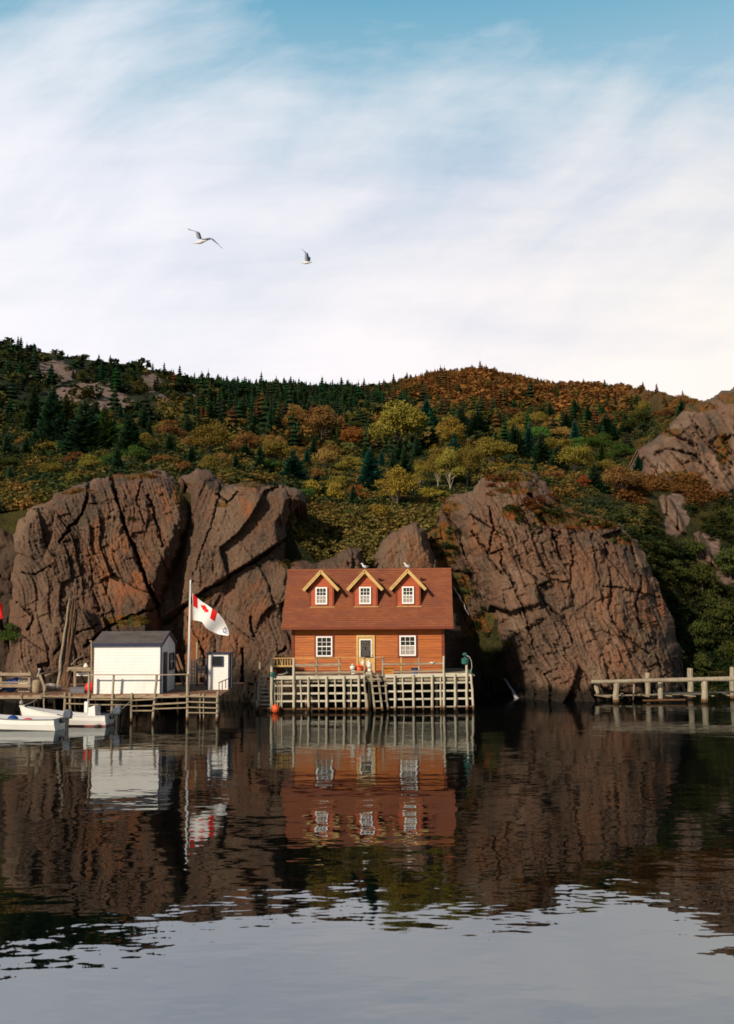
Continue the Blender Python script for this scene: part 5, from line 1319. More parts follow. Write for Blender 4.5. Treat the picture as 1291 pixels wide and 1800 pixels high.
def flying(Y, tip1, el1, sh1, head, tail, body, sh2, el2, tip2, label, chord=(.16, .15, .02), dyt=(.2, .3, -.2, -.35)):
    o0 = P(*body, Y); L = lambda q, dy=0: P(q[0], q[1], Y + dy) - o0
    mb = MB(); nb0 = 0
    h_, t_ = L(head), L(tail)
    ax = (t_ - h_)
    pts = [h_ + ax * k for k in (-.10, -.02, .05, .16, .32, .52, .72, .88, 1.0, 1.12)]
    pts = [p_ + Vector((0, 0, -.03 * math.sin(min(1, max(0, k / 9)) * math.pi))) for k, p_ in enumerate(pts)]
    gull_body(mb, pts, [.006, .022, .038, .036, .062, .072, .058, .036, .034, .02])
    n1 = len(mb.f)
    def ch(v, c, dy=0): return (v + Vector((-c * .45, dy, .02)), v + Vector((c * .55, dy + .02, -.03)))
    for sh, el, tip, d1, d2 in ((sh1, el1, tip1, dyt[0], dyt[1]), (sh2, el2, tip2, dyt[2], dyt[3])):
        s_, e_, t2 = L(sh), L(el, d1), L(tip, d2)
        gull_wing(mb, [(*ch(s_, .20), .022), (*ch(s_.lerp(e_, .5), .19), .018), (*ch(e_, .17), .014), (*ch(e_.lerp(t2, .5), .12), .010), (*ch(t2, .02), .004)])
    fi = [0] * n1 + [1] * (len(mb.f) - n1)
    root = mesh_multi(mb, 'seagull', ['gull', 'gullgrey'], fi); root.location = o0
    tag(root, label, 'seagull', 'seagulls')
    bk = MB(); hd = L(head); bk.tube([hd + ax * -.08, hd + ax * -.2 + Vector((0, 0, -.012))], [.012, .003], 6)
    b_ = bk.build('beak', M['beak']); b_.parent = root
    return root
flying(38, (331, 402.5), (347.5, 407.5), (350.5, 419), (343, 426.5), (363, 422), (352, 424), (358, 421), (371, 418.5), (391.5, 436.5), 'larger flying gull with both wings spread above the left hill')
flying(46, (531, 437.5), (539, 445), (539.5, 458), (531, 461), (547, 460.5), (540, 461), (541, 459.5), (543, 452), (536, 444), 'smaller flying gull with its wings raised', dyt=(.15, .25, .45, .7))
def standing(px, py, Y, label, face=-1, s=1.0):
    o0 = P(px, py, Y); root = empty('seagull', o0, 0, label, 'seagull', 'seagulls')
    def V3(x, z, y=0): return Vector((x * face * -1 * s, y, z * s))
    mb = MB(); mb.tube([V3(-.205, .335), V3(-.19, .345), V3(-.16, .355), V3(-.13, .335), V3(-.115, .29), V3(-.09, .235), V3(-.03, .20), V3(.06, .185), V3(.14, .19), V3(.21, .20)], [.01, .03, .042, .042, .036, .06, .078, .075, .045, .012], 10)
    mb.build('body', M['gull'], root, world=False, smooth=True)
    for sy in (-1, 1):
        mb = MB(); gull_wing(mb, [((V3(-.07, .25, sy * .06)), (V3(-.06, .17, sy * .07)), .012), ((V3(.05, .25, sy * .075)), (V3(.05, .16, sy * .07)), .014), ((V3(.17, .225, sy * .05)), (V3(.16, .18, sy * .05)), .01), ((V3(.27, .20, sy * .02)), (V3(.25, .19, sy * .02)), .004)])
        mb.build('wing', M['gullgrey'], root, world=False, smooth=True)
        mb = MB(); mb.tube([V3(.0, .14, sy * .025), V3(.01, .07, sy * .025), V3(.0, .0, sy * .028)], .007, 5); mb.box(V3(-.02, .004, sy * .028), (.05, .03, .008)); mb.build('leg', M['beak'], root, world=False)
    mb = MB(); mb.tube([V3(-.195, .345), V3(-.25, .332)], [.012, .003], 6); mb.build('beak', M['beak'], root, world=False)
    return root
def house_pt(x, y, z): return Matrix.Rotation(R(-3.3), 4, 'Z') @ Vector((x, y, z)) + house.location
for cx_, lab in ((-.145, 'white gull standing on the middle dormer'), (2.25, 'white gull standing on the right dormer')):
    q = house_pt(cx_, .25, 5.667); g = standing(0, 0, 50, lab); g.location = q; g.scale = (1.05,) * 3
# a little bird perched on the reeds left out: nothing else stands on the roof
# ------------------------------------------------------------------ vegetation
def quad_cloud(C, size, rg, outward=None, asp=1.5):
    "C (n,3) centres -> random leaf-cluster quads"
    n = len(C)
    a = rg.normal(size=(n, 3)); 
    if outward is not None: a = a * .75 + outward
    a /= np.linalg.norm(a, axis=1, keepdims=True) + 1e-9
    b = rg.normal(size=(n, 3)); b -= a * (a * b).sum(1, keepdims=True); b /= np.linalg.norm(b, axis=1, keepdims=True) + 1e-9
    c = np.cross(a, b)
    s = (size * rg.uniform(.6, 1.35, n))[:, None]
    b = b * s * asp * .5; c = c * s * .5
    V = np.stack([C - b, C - c * .9, C + b, C + c * .9], 1).reshape(-1, 3)
    return V, np.arange(4 * n).reshape(-1, 4)
def crown_broad(seed, w=1.0, h=1.0, lobes=12, n=1500, leaf=.055, base=.18, ragged=.25):
    "unit-height broadleaf crown made of leaf clusters on many small lobes"
    rg = np.random.default_rng(seed)
    L = []
    for i in range(lobes):
        a = rg.uniform(0, 6.283); r = rg.uniform(0, 1) ** .6 * .33 * w; z = base + (1 - base) * (.28 + .55 * rg.uniform(0, 1) * (1 - (r / (.36 * w)) ** 2 * .6))
        L.append((r * math.cos(a), r * math.sin(a), z, rg.uniform(.12, .22)))
    L = np.array(L); k = rg.integers(0, lobes, n)
    d = rg.normal(size=(n, 3)); d /= np.linalg.norm(d, axis=1, keepdims=True); d[:, 2] = np.where(d[:, 2] < -.3, -d[:, 2] * .6, d[:, 2])
    rr = L[k, 3] * (1 - ragged * rg.uniform(0, 1, n) ** 2) * rg.uniform(.8, 1.12, n)
    C = L[k, :3] + d * rr[:, None] * np.array([1.15 * w, 1.15 * w, .95])
    V, Fq = quad_cloud(C, leaf, rg, d * .6)
    V[:, 2] *= h
    return V, Fq, L
def crown_spruce(seed, w=.42, levels=15, base=.05, dens=1.25):
    levels = int(levels * 1.6); w = w * 1.12
    rg = np.random.default_rng(seed); Vs = []; 
    for i in range(levels):
        t = i / (levels - 1); z = base + (1 - base) * (t ** .93)
        R0 = w / 2 * (1 - t) ** .85 * rg.uniform(.8, 1.12) + .008
        nb = max(4, int((10 - 5 * t) * dens)); off = rg.uniform(0, 6.28)
        for b in range(nb):
            a = off + b * 6.283 / nb + rg.uniform(-.25, .25); Rb = R0 * rg.uniform(.72, 1.15)
            if rg.uniform() < .07: continue
            ca, sa = math.cos(a), math.sin(a); droop = -.22 * Rb + .05 * Rb
            ns = 3 if Rb < .07 else 5
            for s_ in range(ns):
                f0 = s_ / ns; f1 = min(1.0, (s_ + 1.7) / ns)
                wd = Rb * .42 * (1 - f0 * .6) + .008
                p0 = np.array([ca * Rb * f0, sa * Rb * f0, z + droop * f0 + .25 * Rb * (f0 ** 2) - .1 * Rb]); p1 = np.array([ca * Rb * f1, sa * Rb * f1, z + droop * f1 + .25 * Rb * f1 ** 2 - .1 * Rb])
                sd = np.array([-sa, ca, 0.0]) * wd; dn = np.array([0, 0, -wd * .55 * rg.uniform(.4, 1.3)])
                mid = (p0 + p1) / 2
                Vs.append([p0, mid + sd + dn, p1, mid + np.array([0, 0, .01])]); Vs.append([p0, mid + np.array([0, 0, -wd * .5 - .012]) + sd * .3, p1 + np.array([0, 0, -.01]), p1]); Vs.append([p0, mid + np.array([0, 0, .012]), p1 + dn * .3, mid - sd + dn])
    for k in range(3): Vs.append([[0, 0, .9], [.008 * (k - 1), .01, .96], [0, 0, 1.03], [-.01, -.006 * k, .96]])
    V = np.array(Vs).reshape(-1, 3)
    return V, np.arange(len(V)).reshape(-1, 4)
def leaf_mesh(name, V, Fq):
    o = np_mesh(name, V, Fq, M['leafattr']); me = o.data; bpy.data.objects.remove(o); me.materials.clear(); me.materials.append(None); return me
def stem_mesh(name, seed, r=.02, h=.5, limbs=None, fork=2):
    rr = random.Random(seed); mb = MB()
    mb.tube([(0, 0, -.06), (rr.uniform(-.01, .01), rr.uniform(-.01, .01), h * .5), (rr.uniform(-.02, .02), rr.uniform(-.02, .02), h)], [r * 1.3, r, r * .55], 6)
    if limbs is not None:
        for L in limbs:
            z0 = rr.uniform(.25, .8) * min(h, L[2]); mb.tube([(0, 0, z0), (L[0] * .5, L[1] * .5, (z0 + L[2]) * .52), (L[0], L[1], L[2])], [r * .55, r * .4, r * .15], 4)
    me = bpy.data.meshes.new(name); me.from_pydata(mb.v, [], mb.f); me.materials.append(None); me.update(); return me
BROAD = []; 
for s_ in range(5):
    V_, F_, L_ = crown_broad(50 + s_, w=(1.15, .95, 1.3, 1.1, 1.0)[s_], lobes=(17, 15, 19, 16, 18)[s_], n=3600, leaf=.034)
    BROAD.append((leaf_mesh('crown_broad', V_, F_), stem_mesh('trunk_broad', s_, .022, .45, L_[:7])))
BIG = []
for s_ in range(3):
    V_, F_, L_ = crown_broad(70 + s_, w=1.05, lobes=26, n=6500, leaf=.026, base=.16, ragged=.4)
    BIG.append((leaf_mesh('crown_big', V_, F_), stem_mesh('trunk_big', 9 + s_, .020, .55, L_[:12])))
BUSH = []
for s_ in range(4):
    V_, F_, L_ = crown_broad(90 + s_, w=1.7, lobes=15, n=2600, leaf=.05, base=-.12, ragged=.4)
    BUSH.append((leaf_mesh('crown_bush', V_, F_), stem_mesh('trunk_bush', 20 + s_, .03, .3, L_[:6])))
SPR = []
for s_ in range(4):
    V_, F_ = crown_spruce(110 + s_, w=(.56, .48, .64, .40)[s_], levels=(15, 17, 14, 18)[s_])
    SPR.append((leaf_mesh('crown_spruce', V_, F_), stem_mesh('trunk_spruce', 30 + s_, .016, .97)))
def plant(proto, loc, h, wd, leafmat, bark, name, label, cat, group, rz=None):
    cm, tm = proto
    r = bpy.data.objects.new(name, None); col.objects.link(r); r.location = loc; r.rotation_euler = (random.uniform(-.05, .05), random.uniform(-.05, .05), random.uniform(0, 6.28) if rz is None else rz); r.scale = (wd, wd, h)
    tag(r, label, cat, group)
    for nm, me, mt in (('trunk', tm, bark), ('crown', cm, leafmat)):
        c = bpy.data.objects.new(nm, me); col.objects.link(c); c.parent = r
        c.material_slots[0].link = 'OBJECT'; c.material_slots[0].material = M[mt]
    return r
def ground(px, py, Y=None):
    Y = hill_Y(px, py) if Y is None else Y
    return P(px, py, Y), Y
nplant = {'spruce': 0, 'broad': 0}
USED = []
def put(kind, px, pyb, hpx, wpx, leaf, label, group=None, bark='bark', Yc=None, idx=None):
    loc, Y = ground(px, pyb, Yc); h = px_len(hpx, Y); wm = px_len(wpx, Y)
    loc.z -= .25
    if kind == 'spruce': pr_ = SPR[idx if idx is not None else random.randrange(4)]; wd = wm / .55
    elif kind == 'big': pr_ = BIG[idx if idx is not None else random.randrange(3)]; wd = wm / 1.0
    elif kind == 'bush': pr_ = BUSH[idx if idx is not None else random.randrange(4)]; wd = wm / 1.55
    else: pr_ = BROAD[idx if idx is not None else random.randrange(5)]; wd = wm / 1.0
    nm = {'spruce': 'spruce_tree', 'bush': 'bush'}.get(kind, 'birch_tree' if bark == 'birch' else 'deciduous_tree'); ct = {'spruce': 'spruce', 'bush': 'bush'}.get(kind, 'tree')
    USED.append((px, pyb, wpx)); nplant['spruce' if kind == 'spruce' else 'broad'] += 1
    return plant(pr_, loc, h, wd, 'leaf_' + leaf, bark, nm, label, ct, group)
# individually recognisable ones: kind, px, base py, height px, width px, colour, label
for a in [
    ('spruce', 651, 862, 84, 66, 'bluespruce', 'large blue-green spruce above the middle of the house roof'),
    ('spruce', 516, 842, 60, 46, 'bluespruce', 'dark spruce standing on the cliff edge left of the house'),
    ('spruce', 476, 778, 74, 38, 'spruce', 'tall narrow spruce beside the round brown bushes on the mid slope'),
    ('spruce', 336, 820, 44, 30, 'spruce', 'small dark spruce right behind the notch between the two left cliffs'),
    ('spruce', 690, 852, 70, 40, 'spruce', 'slim dark spruce just right of the large blue-green spruce'), ('spruce', 714, 842, 66, 36, 'spruce', 'shaded spruce third right of the large blue-green spruce'),
    ('spruce', 92, 790, 122, 88, 'spruce', 'huge dark spruce at the left with broad skirts'), ('spruce', 150, 800, 105, 84, 'spruce', 'wide dark spruce right of the huge left spruce'), ('spruce', 184, 796, 92, 60, 'green', 'greener spruce in the middle of the dark left stand'),
    ('spruce', 226, 802, 84, 54, 'spruce', 'rightmost dark spruce of the stand on the left slope'), ('spruce', 58, 760, 90, 60, 'spruce', 'tall dark spruce near the left edge on the upper slope'), ('spruce', 120, 775, 90, 66, 'darkolive', 'dull spruce behind the gap of the left stand'),
    ('spruce', 752, 772, 76, 66, 'bluespruce', 'broad blue-green spruce right of the big olive tree'), ('spruce', 735, 810, 50, 34, 'spruce', 'small spruce below the broad blue-green spruce'), ('spruce', 838, 782, 66, 66, 'spruce', 'wide dark spruce above the birches on the right'), ('spruce', 812, 770, 62, 50, 'spruce', 'dark spruce half hidden behind the wide dark spruce'),
    ('spruce', 908, 812, 76, 54, 'spruce', 'dark spruce above the top of the right cliff'), ('spruce', 930, 806, 70, 46, 'bluespruce', 'second dark spruce above the top of the right cliff'), ('spruce', 955, 826, 74, 48, 'spruce', 'pointed spruce above the right shoulder of the right cliff'), ('spruce', 978, 834, 56, 54, 'spruce', 'low wide spruce above the right shoulder of the right cliff'),
    ('spruce', 997, 766, 46, 34, 'spruce', 'lone dark conical spruce among orange bushes on the right slope'), ('spruce', 1066, 778, 56, 50, 'spruce', 'dark spruce right of the lone conical one'), ('spruce', 1100, 770, 46, 44, 'spruce', 'dark spruce left of the upper right rock mass'), ('spruce', 1046, 862, 56, 34, 'spruce', 'thin dark spruce left of the tan bush at the right'),
    ('spruce', 1060, 820, 50, 30, 'green', 'bright green young conifer right of centre on the right slope'), ('spruce', 1122, 836, 42, 30, 'bluespruce', 'small spruce tucked under the upper right rock mass'), ('spruce', 430, 812, 38, 40, 'spruce', 'low spruce among olive bushes left of the tall narrow spruce'),
    ('big', 703, 806, 112, 116, 'olive', 'big olive tree with spreading crown in the middle of the slope'), ('big', 795, 800, 78, 66, 'yellow', 'yellow-olive tree between the two dark spruce groups'), ('big', 566, 776, 72, 82, 'tan', 'round orange-brown tree on the mid slope'), ('big', 624, 800, 58, 66, 'rust', 'reddish-brown round tree left of the big olive tree'),
    ('big', 520, 768, 62, 56, 'brown', 'brown tree right of the tall narrow spruce'), ('big', 372, 806, 72, 84, 'olive', 'round olive-brown tree above the left cliffs'), ('big', 432, 808, 58, 72, 'brown', 'brown rounded tree next to the olive-brown one above the left cliffs'), ('big', 484, 818, 52, 74, 'olive', 'wide olive tree left of the spruce on the cliff edge'),
    ('big', 870, 826, 72, 78, 'olive', 'rounded olive tree just above the right cliff'), ('big', 898, 782, 50, 56, 'olive', 'olive tree behind the dark spruces above the right cliff'), ('big', 1010, 836, 62, 76, 'olive', 'yellowish olive tree on the right slope'), ('big', 1052, 800, 48, 56, 'green', 'fresh green tree on the right slope'), ('big', 1092, 816, 44, 60, 'green', 'fresh green tree right of the other green one'),
    ('big', 1096, 872, 64, 84, 'tan', 'tan leafy tree at the edge of the heath on the right'), ('big', 1066, 838, 36, 56, 'olive', 'low olive tree behind the tan tree'), ('big', 1130, 760, 46, 76, 'darkolive', 'dark olive tree against the upper right rock mass'), ('big', 700, 900, 92, 88, 'yellow', 'large yellow-green tree above the gully behind the house'),
    ('bush', 545, 876, 40, 52, 'yellow', 'bright yellow bush at the top of the cliff left of the house'), ('bush', 585, 890, 52, 50, 'yellow', 'yellow-green bush in the hollow above the house roof'), ('bush', 628, 886, 44, 46, 'rust', 'reddish bush in the hollow above the house roof'), ('bush', 662, 920, 44, 56, 'yellow', 'golden bush low in the hollow above the right dormer'),
    ('bush', 610, 916, 30, 40, 'green', 'dark green low bush in the middle of the hollow'), ('bush', 570, 926, 36, 46, 'tan', 'tan bush low in the hollow above the left dormer'), ('bush', 762, 880, 30, 70, 'yellow', 'flat yellow bush where the right cliff begins'), ('bush', 884, 832, 26, 66, 'yellow', 'yellow bush crowning the right cliff'), ('bush', 918, 834, 26, 44, 'yellow', 'second yellow bush crowning the right cliff'),
    ('bush', 1026, 862, 34, 40, 'rust', 'bright rust red bush above the right cliff'), ('bush', 84, 798, 34, 58, 'olive', 'yellowish round bush in front of the dark left stand'), ('bush', 196, 822, 32, 48, 'green', 'green bush below the rightmost dark spruce at left'), ('bush', 285, 824, 34, 60, 'brown', 'russet bush on top of the left cliff'), ('bush', 440, 848, 28, 60, 'tan', 'straw coloured bush on top of the flat cliff slab'),
    ('bush', 16, 828, 36, 60, 'darkolive', 'dull green bush at the left edge above the cliff'), ('bush', 130, 852, 28, 62, 'olive', 'olive bush on the shoulder of the left cliff'), ('bush', 300, 770, 40, 50, 'brown', 'brown bush right of the dark left stand'), ('bush', 250, 838, 16, 40, 'brown', 'low russet shrub at the highest point of the left cliff'),
]: put(*a)
for k, (px, pyb, hp, wp, lb_) in enumerate(((770, 862, 92, 46, 'left birch with pale trunk above the right cliff'), (792, 866, 92, 56, 'middle birch with pale trunk above the right cliff'), (822, 850, 78, 60, 'right birch with pale trunk above the right cliff'), (738, 866, 60, 30, 'thin young birch right of the yellow-green tree'))):
    put('big' if k < 3 else 'broad', px, pyb, hp, wp, 'olive', lb_, bark='birch')
# trees that nothing tells apart: mixed slope, jittered so that none stand on a named one
def clear(px, py, r):
    for (a, b, w_) in USED:
        if abs(px - a) < (w_ + r) * .36 and abs(py - b) < 13: return False
    return True
kinds = [('broad', 'olive', 'olive autumn tree on the wooded slope'), ('broad', 'brown', 'russet brown autumn tree on the wooded slope'), ('broad', 'green', 'green leafy tree on the wooded slope'), ('bush', 'olive', 'olive shrub on the wooded slope'),
         ('bush', 'brown', 'russet shrub on the wooded slope'), ('bush', 'yellow', 'yellowing shrub on the wooded slope'), ('bush', 'darkolive', 'dark green shrub on the wooded slope'), ('broad', 'tan', 'tan autumn tree on the wooded slope')]
glab = {k[2]: k[2].replace(' tree ', ' trees ').replace(' shrub ', ' shrubs ') for k in kinds}
cand = []
rr = random.Random(5)
for i in range(3000):
    px = rr.uniform(-60, 1350); py = rr.uniform(735, 905)
    if 540 < px < 780: lim = 905
    elif px > 940: lim = 868
    else: lim = 846 + (18 if px < 100 else -6)
    if py > lim: continue
    if px > 1115 and py > 742: continue
    cand.append((px, py))
nb = ns = 0
for px, py in cand:
    sz = np.interp(py, [735, 800, 860, 900], [26, 34, 36, 32]) * rr.uniform(.75, 1.25)
    if not clear(px, py, sz): continue
    n_ = float(fbm(np.array([px / 70.]), np.array([py / 30.]), 61, 3)[0])
    pspr = .30 + (.5 if px < 260 else 0) * (1 if py < 800 else .4) + (.2 if 330 < px < 640 and py < 770 else 0) - (.2 if py > 850 else 0)
    if rr.random() < pspr + (n_ - .5) * 1.2:
        if ns >= 130: continue
        ns += 1; put('spruce', px, py, sz * 1.45, sz * .85, 'spruce' if rr.random() < .8 else 'bluespruce', 'dark spruce mixed among the autumn trees on the slope', 'dark spruces mixed into the slope')
    else:
        if nb >= 165: continue
        nb += 1; k = kinds[min(7, int(rr.random() * 8))]
        if px < 300 and k[1] in ('yellow', 'tan'): k = kinds[6]
        put(k[0], px, py, sz * (1.15 if k[0] == 'broad' else .8), sz * 1.2, k[1], k[2], glab[k[2]])
# shrubs on the dark far-right slope and in the gully
for k, (px, py, hp, wp, lf, lb_) in enumerate(((1225, 1150, 70, 80, 'darkolive', 'dark leafy shrub by the shore behind the log wharf'), (1270, 1120, 90, 90, 'darkolive', 'green shrub at the right edge above the log wharf'), (1235, 1060, 80, 90, 'darkolive', 'dark shrub half way up the far right slope'), (1285, 1020, 70, 80, 'darkolive', 'dark shrub at the right edge half way up the slope'),
        (1190, 1020, 46, 50, 'darkolive', 'dark shrub against the right side of the big cliff'), (1160, 975, 32, 50, 'darkolive', 'low green shrub right of the top of the big cliff'), (1215, 980, 46, 60, 'darkolive', 'dark shrub between the two pink outcrops'), (1290, 930, 50, 70, 'darkolive', 'green shrub at the right edge below the rock mass'), (1230, 1190, 50, 60, 'darkolive', 'low wide shrub at the waterline behind the log wharf'), (1290, 1180, 70, 70, 'darkolive', 'dark shrub at the waterline at the right edge'),
        (778, 925, 34, 40, 'yellow', 'yellow-green shrub at the head of the gully'), (782, 960, 34, 34, 'darkolive', 'dark shrub in the upper gully'), (770, 985, 22, 20, 'darkolive', 'small dark shrub beside the roof ridge end'), (525, 945, 40, 40, 'darkolive', 'dark shrub in the hollow beside the flat cliff slab'), (548, 965, 32, 46, 'brown', 'brown shrub in the hollow above the left dormer'), (640, 952, 26, 60, 'darkolive', 'dark low shrub above the middle dormer'), (590, 960, 24, 50, 'green', 'green low shrub above the gap between dormers'))):
    put('bush', px, py, hp, wp, lf, lb_)

# far woods: one mass
def small_spruce(seed):
    rg = np.random.default_rng(seed); Vs = []
    for i in range(8):
        t = i / 7.; z = .05 + .9 * t; R0 = .24 * (1 - t) ** .8 + .012; off = rg.uniform(0, 6.28)
        for b in range(6):
            a = off + b * 1.047 + rg.uniform(-.3, .3); r = R0 * rg.uniform(.65, 1.2); ca, sa = math.cos(a), math.sin(a); w2 = r * .5
            Vs.append([[0, 0, z + .09], [ca * r * .6 - sa * w2, sa * r * .6 + ca * w2, z - .03], [ca * r, sa * r, z - .05], [ca * r * .6 + sa * w2, sa * r * .6 - ca * w2, z - .03]])
    V = np.array(Vs).reshape(-1, 3); return V
def small_broad(seed):
    rg = np.random.default_rng(seed); n = 46
    d = rg.normal(size=(n, 3)); d /= np.linalg.norm(d, axis=1, keepdims=True)
    C = d * np.array([.40, .40, .38]) * rg.uniform(.55, 1.1, (n, 1)) + [0, 0, .45]
    V, _ = quad_cloud(C, .26, rg, d * .5); return V
def scatter_mass(name, protos, px, Y, h, wr, colr, label, pz=-.1, off=None):
    base = hill_pt(px, Y) if off is None else off
    out = []; cols_ = []; rg = np.random.default_rng(99)
    k = rg.integers(0, len(protos), len(px))
    for j, pv in enumerate(protos):
        m = k == j
        a = rg.uniform(0, 6.28, m.sum()); ca, sa = np.cos(a)[:, None], np.sin(a)[:, None]
        hh_ = h[m][:, None]; ww = hh_ * wr[m][:, None]
        X = (pv[None, :, 0] * ca - pv[None, :, 1] * sa) * ww + base[m][:, None, 0]
        Yy = (pv[None, :, 0] * sa + pv[None, :, 1] * ca) * ww + base[m][:, None, 1]
        Z = pv[None, :, 2] * hh_ + base[m][:, None, 2] + pz
        out.append(np.stack([X, Yy, Z], -1).reshape(-1, 3)); cols_.append(np.repeat(colr[m], pv.shape[0], 0))
    V = np.concatenate(out); Cc = np.concatenate(cols_)
    o = np_mesh(name, V, np.arange(len(V)).reshape(-1, 4), M['leafattr'], colors={'col': Cc})
    return tag(o, label, None, None, 'stuff')
rg = np.random.default_rng(3)
SP4 = [small_spruce(i) for i in range(4)]; SB4 = [small_broad(i) for i in range(4)]
# far: uniform over the ground, 150..480 m
def ground_samples(n, y0, y1, p0=-240, p1=1560):
    Y = np.sqrt(rg.uniform(y0 ** 2, y1 ** 2, n)); px = rg.uniform(p0, p1, n); return px, Y
px, Y = ground_samples(9500, 135, 485)
sdx = np.interp(px, SX, SD); m = Y < sdx + 3; px, Y = px[m], Y[m]
py = hill_py(px, Y)
rkm = np.zeros(px.shape)
for (cx, cy, rx, ry) in ((90, 655, 50, 24), (150, 690, 75, 20), (195, 715, 50, 20), (262, 672, 26, 18), (320, 700, 50, 12), (675, 705, 34, 10)): rkm = np.maximum(rkm, blob(px, py, cx, cy, rx, ry))
keep = (rkm < .45) & ~((px > 40) & (px < 300) & (py > SY.min()) & (rg.uniform(size=px.shape) < .35))
px, Y, py = px[keep], Y[keep], py[keep]
r = rg.uniform(size=px.shape); C = hill_colour(px, py, r) * rg.uniform(.85, 1.6, (len(px), 1))
orange = C[:, 0]
issp = (rg.uniform(size=px.shape) < np.where((px > 330) & (px < 900) & (py < 745), .58, np.where(px < 330, .30, .36)) - .15 * (orange > .14))
hcap = np.where(px > 1105, .022, .045) * Y * np.where((Y > sdx[m][keep] - 60) & (px > 1105), .5, 1)
hS = (2.2 + 4.2 * rg.uniform(0, 1, px.shape) ** 1.8) * np.where(Y > 400, .80, .95) * (1 - .35 * np.clip((Y - sdx[m][keep] + 45) / 40, 0, 1)) * np.where(rg.uniform(size=px.shape) < .06, 1.45, 1) * np.where(px > 940, .8, 1)
hS = np.minimum(hS, hcap)
Csp = np.stack([.022 + .014 * rg.uniform(-1, 1, len(px)) + .085 * (orange > .10) * rg.uniform(0, 1.4, len(px)), .046 + .018 * rg.uniform(-1, 1, len(px)) + .008 * (orange > .12), .020 + 0 * px], -1)
hilltop = blob(px, py, 820, 665, 170, 60)
Csp += (hilltop * rg.uniform(.4, 1.2, len(px)))[:, None] * np.array([.14, .04, .01])
scatter_mass('far_spruce_forest', SP4, px[issp], Y[issp], hS[issp], rg.uniform(.95, 1.7, issp.sum()), Csp[issp], 'far spruce forest covering the upper hills')
nb_ = ~issp
near = nb_ & (Y < 230); nb_ = nb_ & ~near
SB8 = []
for i in range(4):
    g2 = np.random.default_rng(300 + i); n = 120
    d = g2.normal(size=(n, 3)); d /= np.linalg.norm(d, axis=1, keepdims=True)
    cc_ = d * np.array([.5, .5, .42]) * g2.uniform(.5, 1.1, (n, 1)) + [0, 0, .38]
    V_, _ = quad_cloud(cc_, .15, g2, d * .4); SB8.append(V_)
scatter_mass('middle_brush', SB8, px[near], Y[near], hS[near] * .55, rg.uniform(1.1, 1.9, near.sum()), C[near], 'autumn brush on the middle of the slope')
scatter_mass('far_bush_forest', SB4, px[nb_], Y[nb_], hS[nb_] * .62, rg.uniform(1.1, 1.9, nb_.sum()), C[nb_], 'far autumn brush covering the upper hills')
# middle: bushes between the individual trees
px, Y = ground_samples(4200, 68, 150, -90, 1390)
py = hill_py(px, Y)
ok = ~((px > 940) & (py > 850) & (rg.uniform(size=px.shape) < .25))
px, Y, py = px[ok], Y[ok], py[ok]
r = rg.uniform(size=px.shape); C = hill_colour(px, py, r) * 1.25
px2 = rg.uniform(1100, 1700, 2600); Y2 = rg.uniform(66, 98, 2600); py2 = hill_py(px2, Y2); px3 = rg.uniform(500, 810, 700); Y3 = rg.uniform(66.5, 84, 700)
px4 = rg.uniform(-120, 110, 700); Y4 = rg.uniform(66.5, 92, 700)
px = np.concatenate([px, px2, px3, px4]); Y = np.concatenate([Y, Y2, Y3, Y4]); py = hill_py(px, Y); r = rg.uniform(size=px.shape); C = hill_colour(px, py, r) * 1.25
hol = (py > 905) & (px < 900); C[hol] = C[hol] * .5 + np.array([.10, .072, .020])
C = C * 1.3
okk = ~((np.abs(px - 1180 - (py - 905) * .45) < 30) & (py > 866) & (py < 975)) & ~((np.abs(px - 1240 - (py - 970) * .5) < 20) & (py > 930) & (py < 1040))
px, Y, py, C = px[okk], Y[okk], py[okk], C[okk]
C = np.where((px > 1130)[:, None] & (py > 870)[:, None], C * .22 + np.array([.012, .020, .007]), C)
redd = (blob(px, py, 1180, 868, 120, 34) > .2); C[redd] = C[redd] * .3 + np.array([.15, .055, .016])
hB = rg.uniform(.45, 1.3, px.shape) * np.where(px > 1100, .8, 1.0)
SB8 = []
for i in range(4):
    g2 = np.random.default_rng(300 + i); n = 150
    d = g2.normal(size=(n, 3)); d /= np.linalg.norm(d, axis=1, keepdims=True)
    cc_ = d * np.array([.5, .5, .42]) * g2.uniform(.5, 1.1, (n, 1)) + [0, 0, .38]
    V_, _ = quad_cloud(cc_, .125, g2, d * .4); SB8.append(V_)
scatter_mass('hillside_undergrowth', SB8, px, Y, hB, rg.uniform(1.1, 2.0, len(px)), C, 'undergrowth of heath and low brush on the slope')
# heath on the cliff tops and in the cracks
def cliff_scatter(key, spots, n, h, colset, seed):
    g3 = np.random.default_rng(seed); P_ = []; H_ = []; C_ = []
    for (cx, cy, rx, ry, cn) in spots:
        for _ in range(int(n * rx * ry / 900)):
            a = g3.uniform(0, 6.28); q = g3.uniform(0, 1) ** .5; px_, py_ = cx + rx * q * math.cos(a), cy + ry * q * math.sin(a)
            gx, gy, D, sd = CLIFF[key]
            j = int(np.clip(round((px_ - gx[0, 0]) / (gx[0, 1] - gx[0, 0])), 0, gx.shape[1] - 1)); i = int(np.clip(round((py_ - gy[0, 0]) / (gy[1, 0] - gy[0, 0])), 0, gx.shape[0] - 1))
            if sd[i, j] < -1: continue
            P_.append(P(px_, py_, D[i, j] - .05)); H_.append(h * g3.uniform(.5, 1.3)); C_.append(np.array(colset[cn]) * g3.uniform(.6, 1.4))
    return np.array([tuple(p) for p in P_]), np.array(H_), np.array(C_)
CS = dict(r=(.15, .05, .016), g=(.05, .055, .016), y=(.16, .12, .03), d=(.025, .032, .012), o=(.19, .09, .02))
allp = []
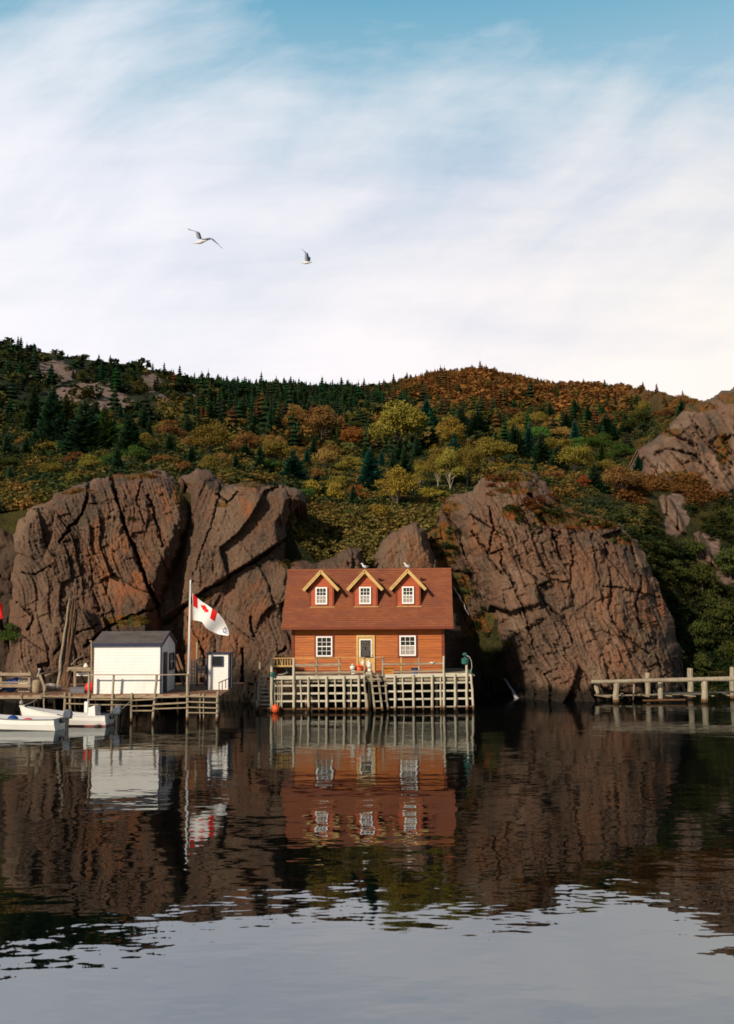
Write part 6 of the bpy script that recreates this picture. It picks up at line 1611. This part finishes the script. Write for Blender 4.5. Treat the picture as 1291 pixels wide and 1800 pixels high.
allp.append(cliff_scatter('cliff23', [(895, 836, 60, 10, 'y'), (900, 848, 50, 10, 'r'), (880, 866, 30, 6, 'r'), (960, 880, 40, 14, 'r'), (985, 893, 66, 10, 'o'), (1035, 906, 70, 13, 'g'), (1045, 920, 70, 8, 'g'), (1060, 918, 50, 10, 'y'), (970, 905, 40, 14, 'g'), (1020, 930, 50, 5, 'r'), (1100, 945, 36, 10, 'g'), (785, 890, 26, 12, 'o'), (905, 905, 20, 16, 'g'), (898, 1130, 12, 10, 'y'), (930, 935, 12, 14, 'g'), (1090, 925, 40, 8, 'o')], 17, .42, CS, 5))
allp.append(cliff_scatter('cliff3', [(250, 834, 66, 6, 'r'), (320, 866, 22, 20, 'd'), (120, 864, 46, 5, 'o'), (232, 1088, 40, 8, 'y'), (55, 890, 30, 8, 'g'), (230, 930, 6, 30, 'g'), (240, 840, 50, 4, 'o')], 20, .32, CS, 6))
allp.append(cliff_scatter('cliff14', [(446, 851, 46, 6, 'y'), (392, 889, 12, 4, 'g'), (540, 930, 30, 36, 'd'), (530, 960, 24, 22, 'g'), (345, 1052, 26, 4, 'g'), (508, 985, 10, 14, 'g'), (520, 858, 24, 5, 'o')], 20, .34, CS, 7))
allp.append(cliff_scatter('gully_rock8', [(780, 945, 30, 40, 'd'), (800, 1000, 26, 50, 'd'), (830, 1080, 26, 60, 'd'), (890, 1128, 14, 14, 'y'), (860, 1150, 30, 40, 'd')], 12, .35, CS, 8))
pp = np.concatenate([a[0] for a in allp]); hh2 = np.concatenate([a[1] for a in allp]); cc2 = np.concatenate([a[2] for a in allp])
scatter_mass('cliff_heath', SB8, pp[:, 0], pp[:, 1], hh2, np.full(len(hh2), 1.9), cc2, 'heath and moss cushions growing on the cliff tops', -.12, off=pp)
# one small leafy bush low on the left rock
q = P(20, 1135, 61.2); plant(BUSH[1], q, 1.5, 1.1, 'leaf_green', 'bark', 'bush', 'bright green bush low on the dark rock at the left edge', 'bush', None)
print('plants', nplant, 'spruce', ns, 'broad', nb)
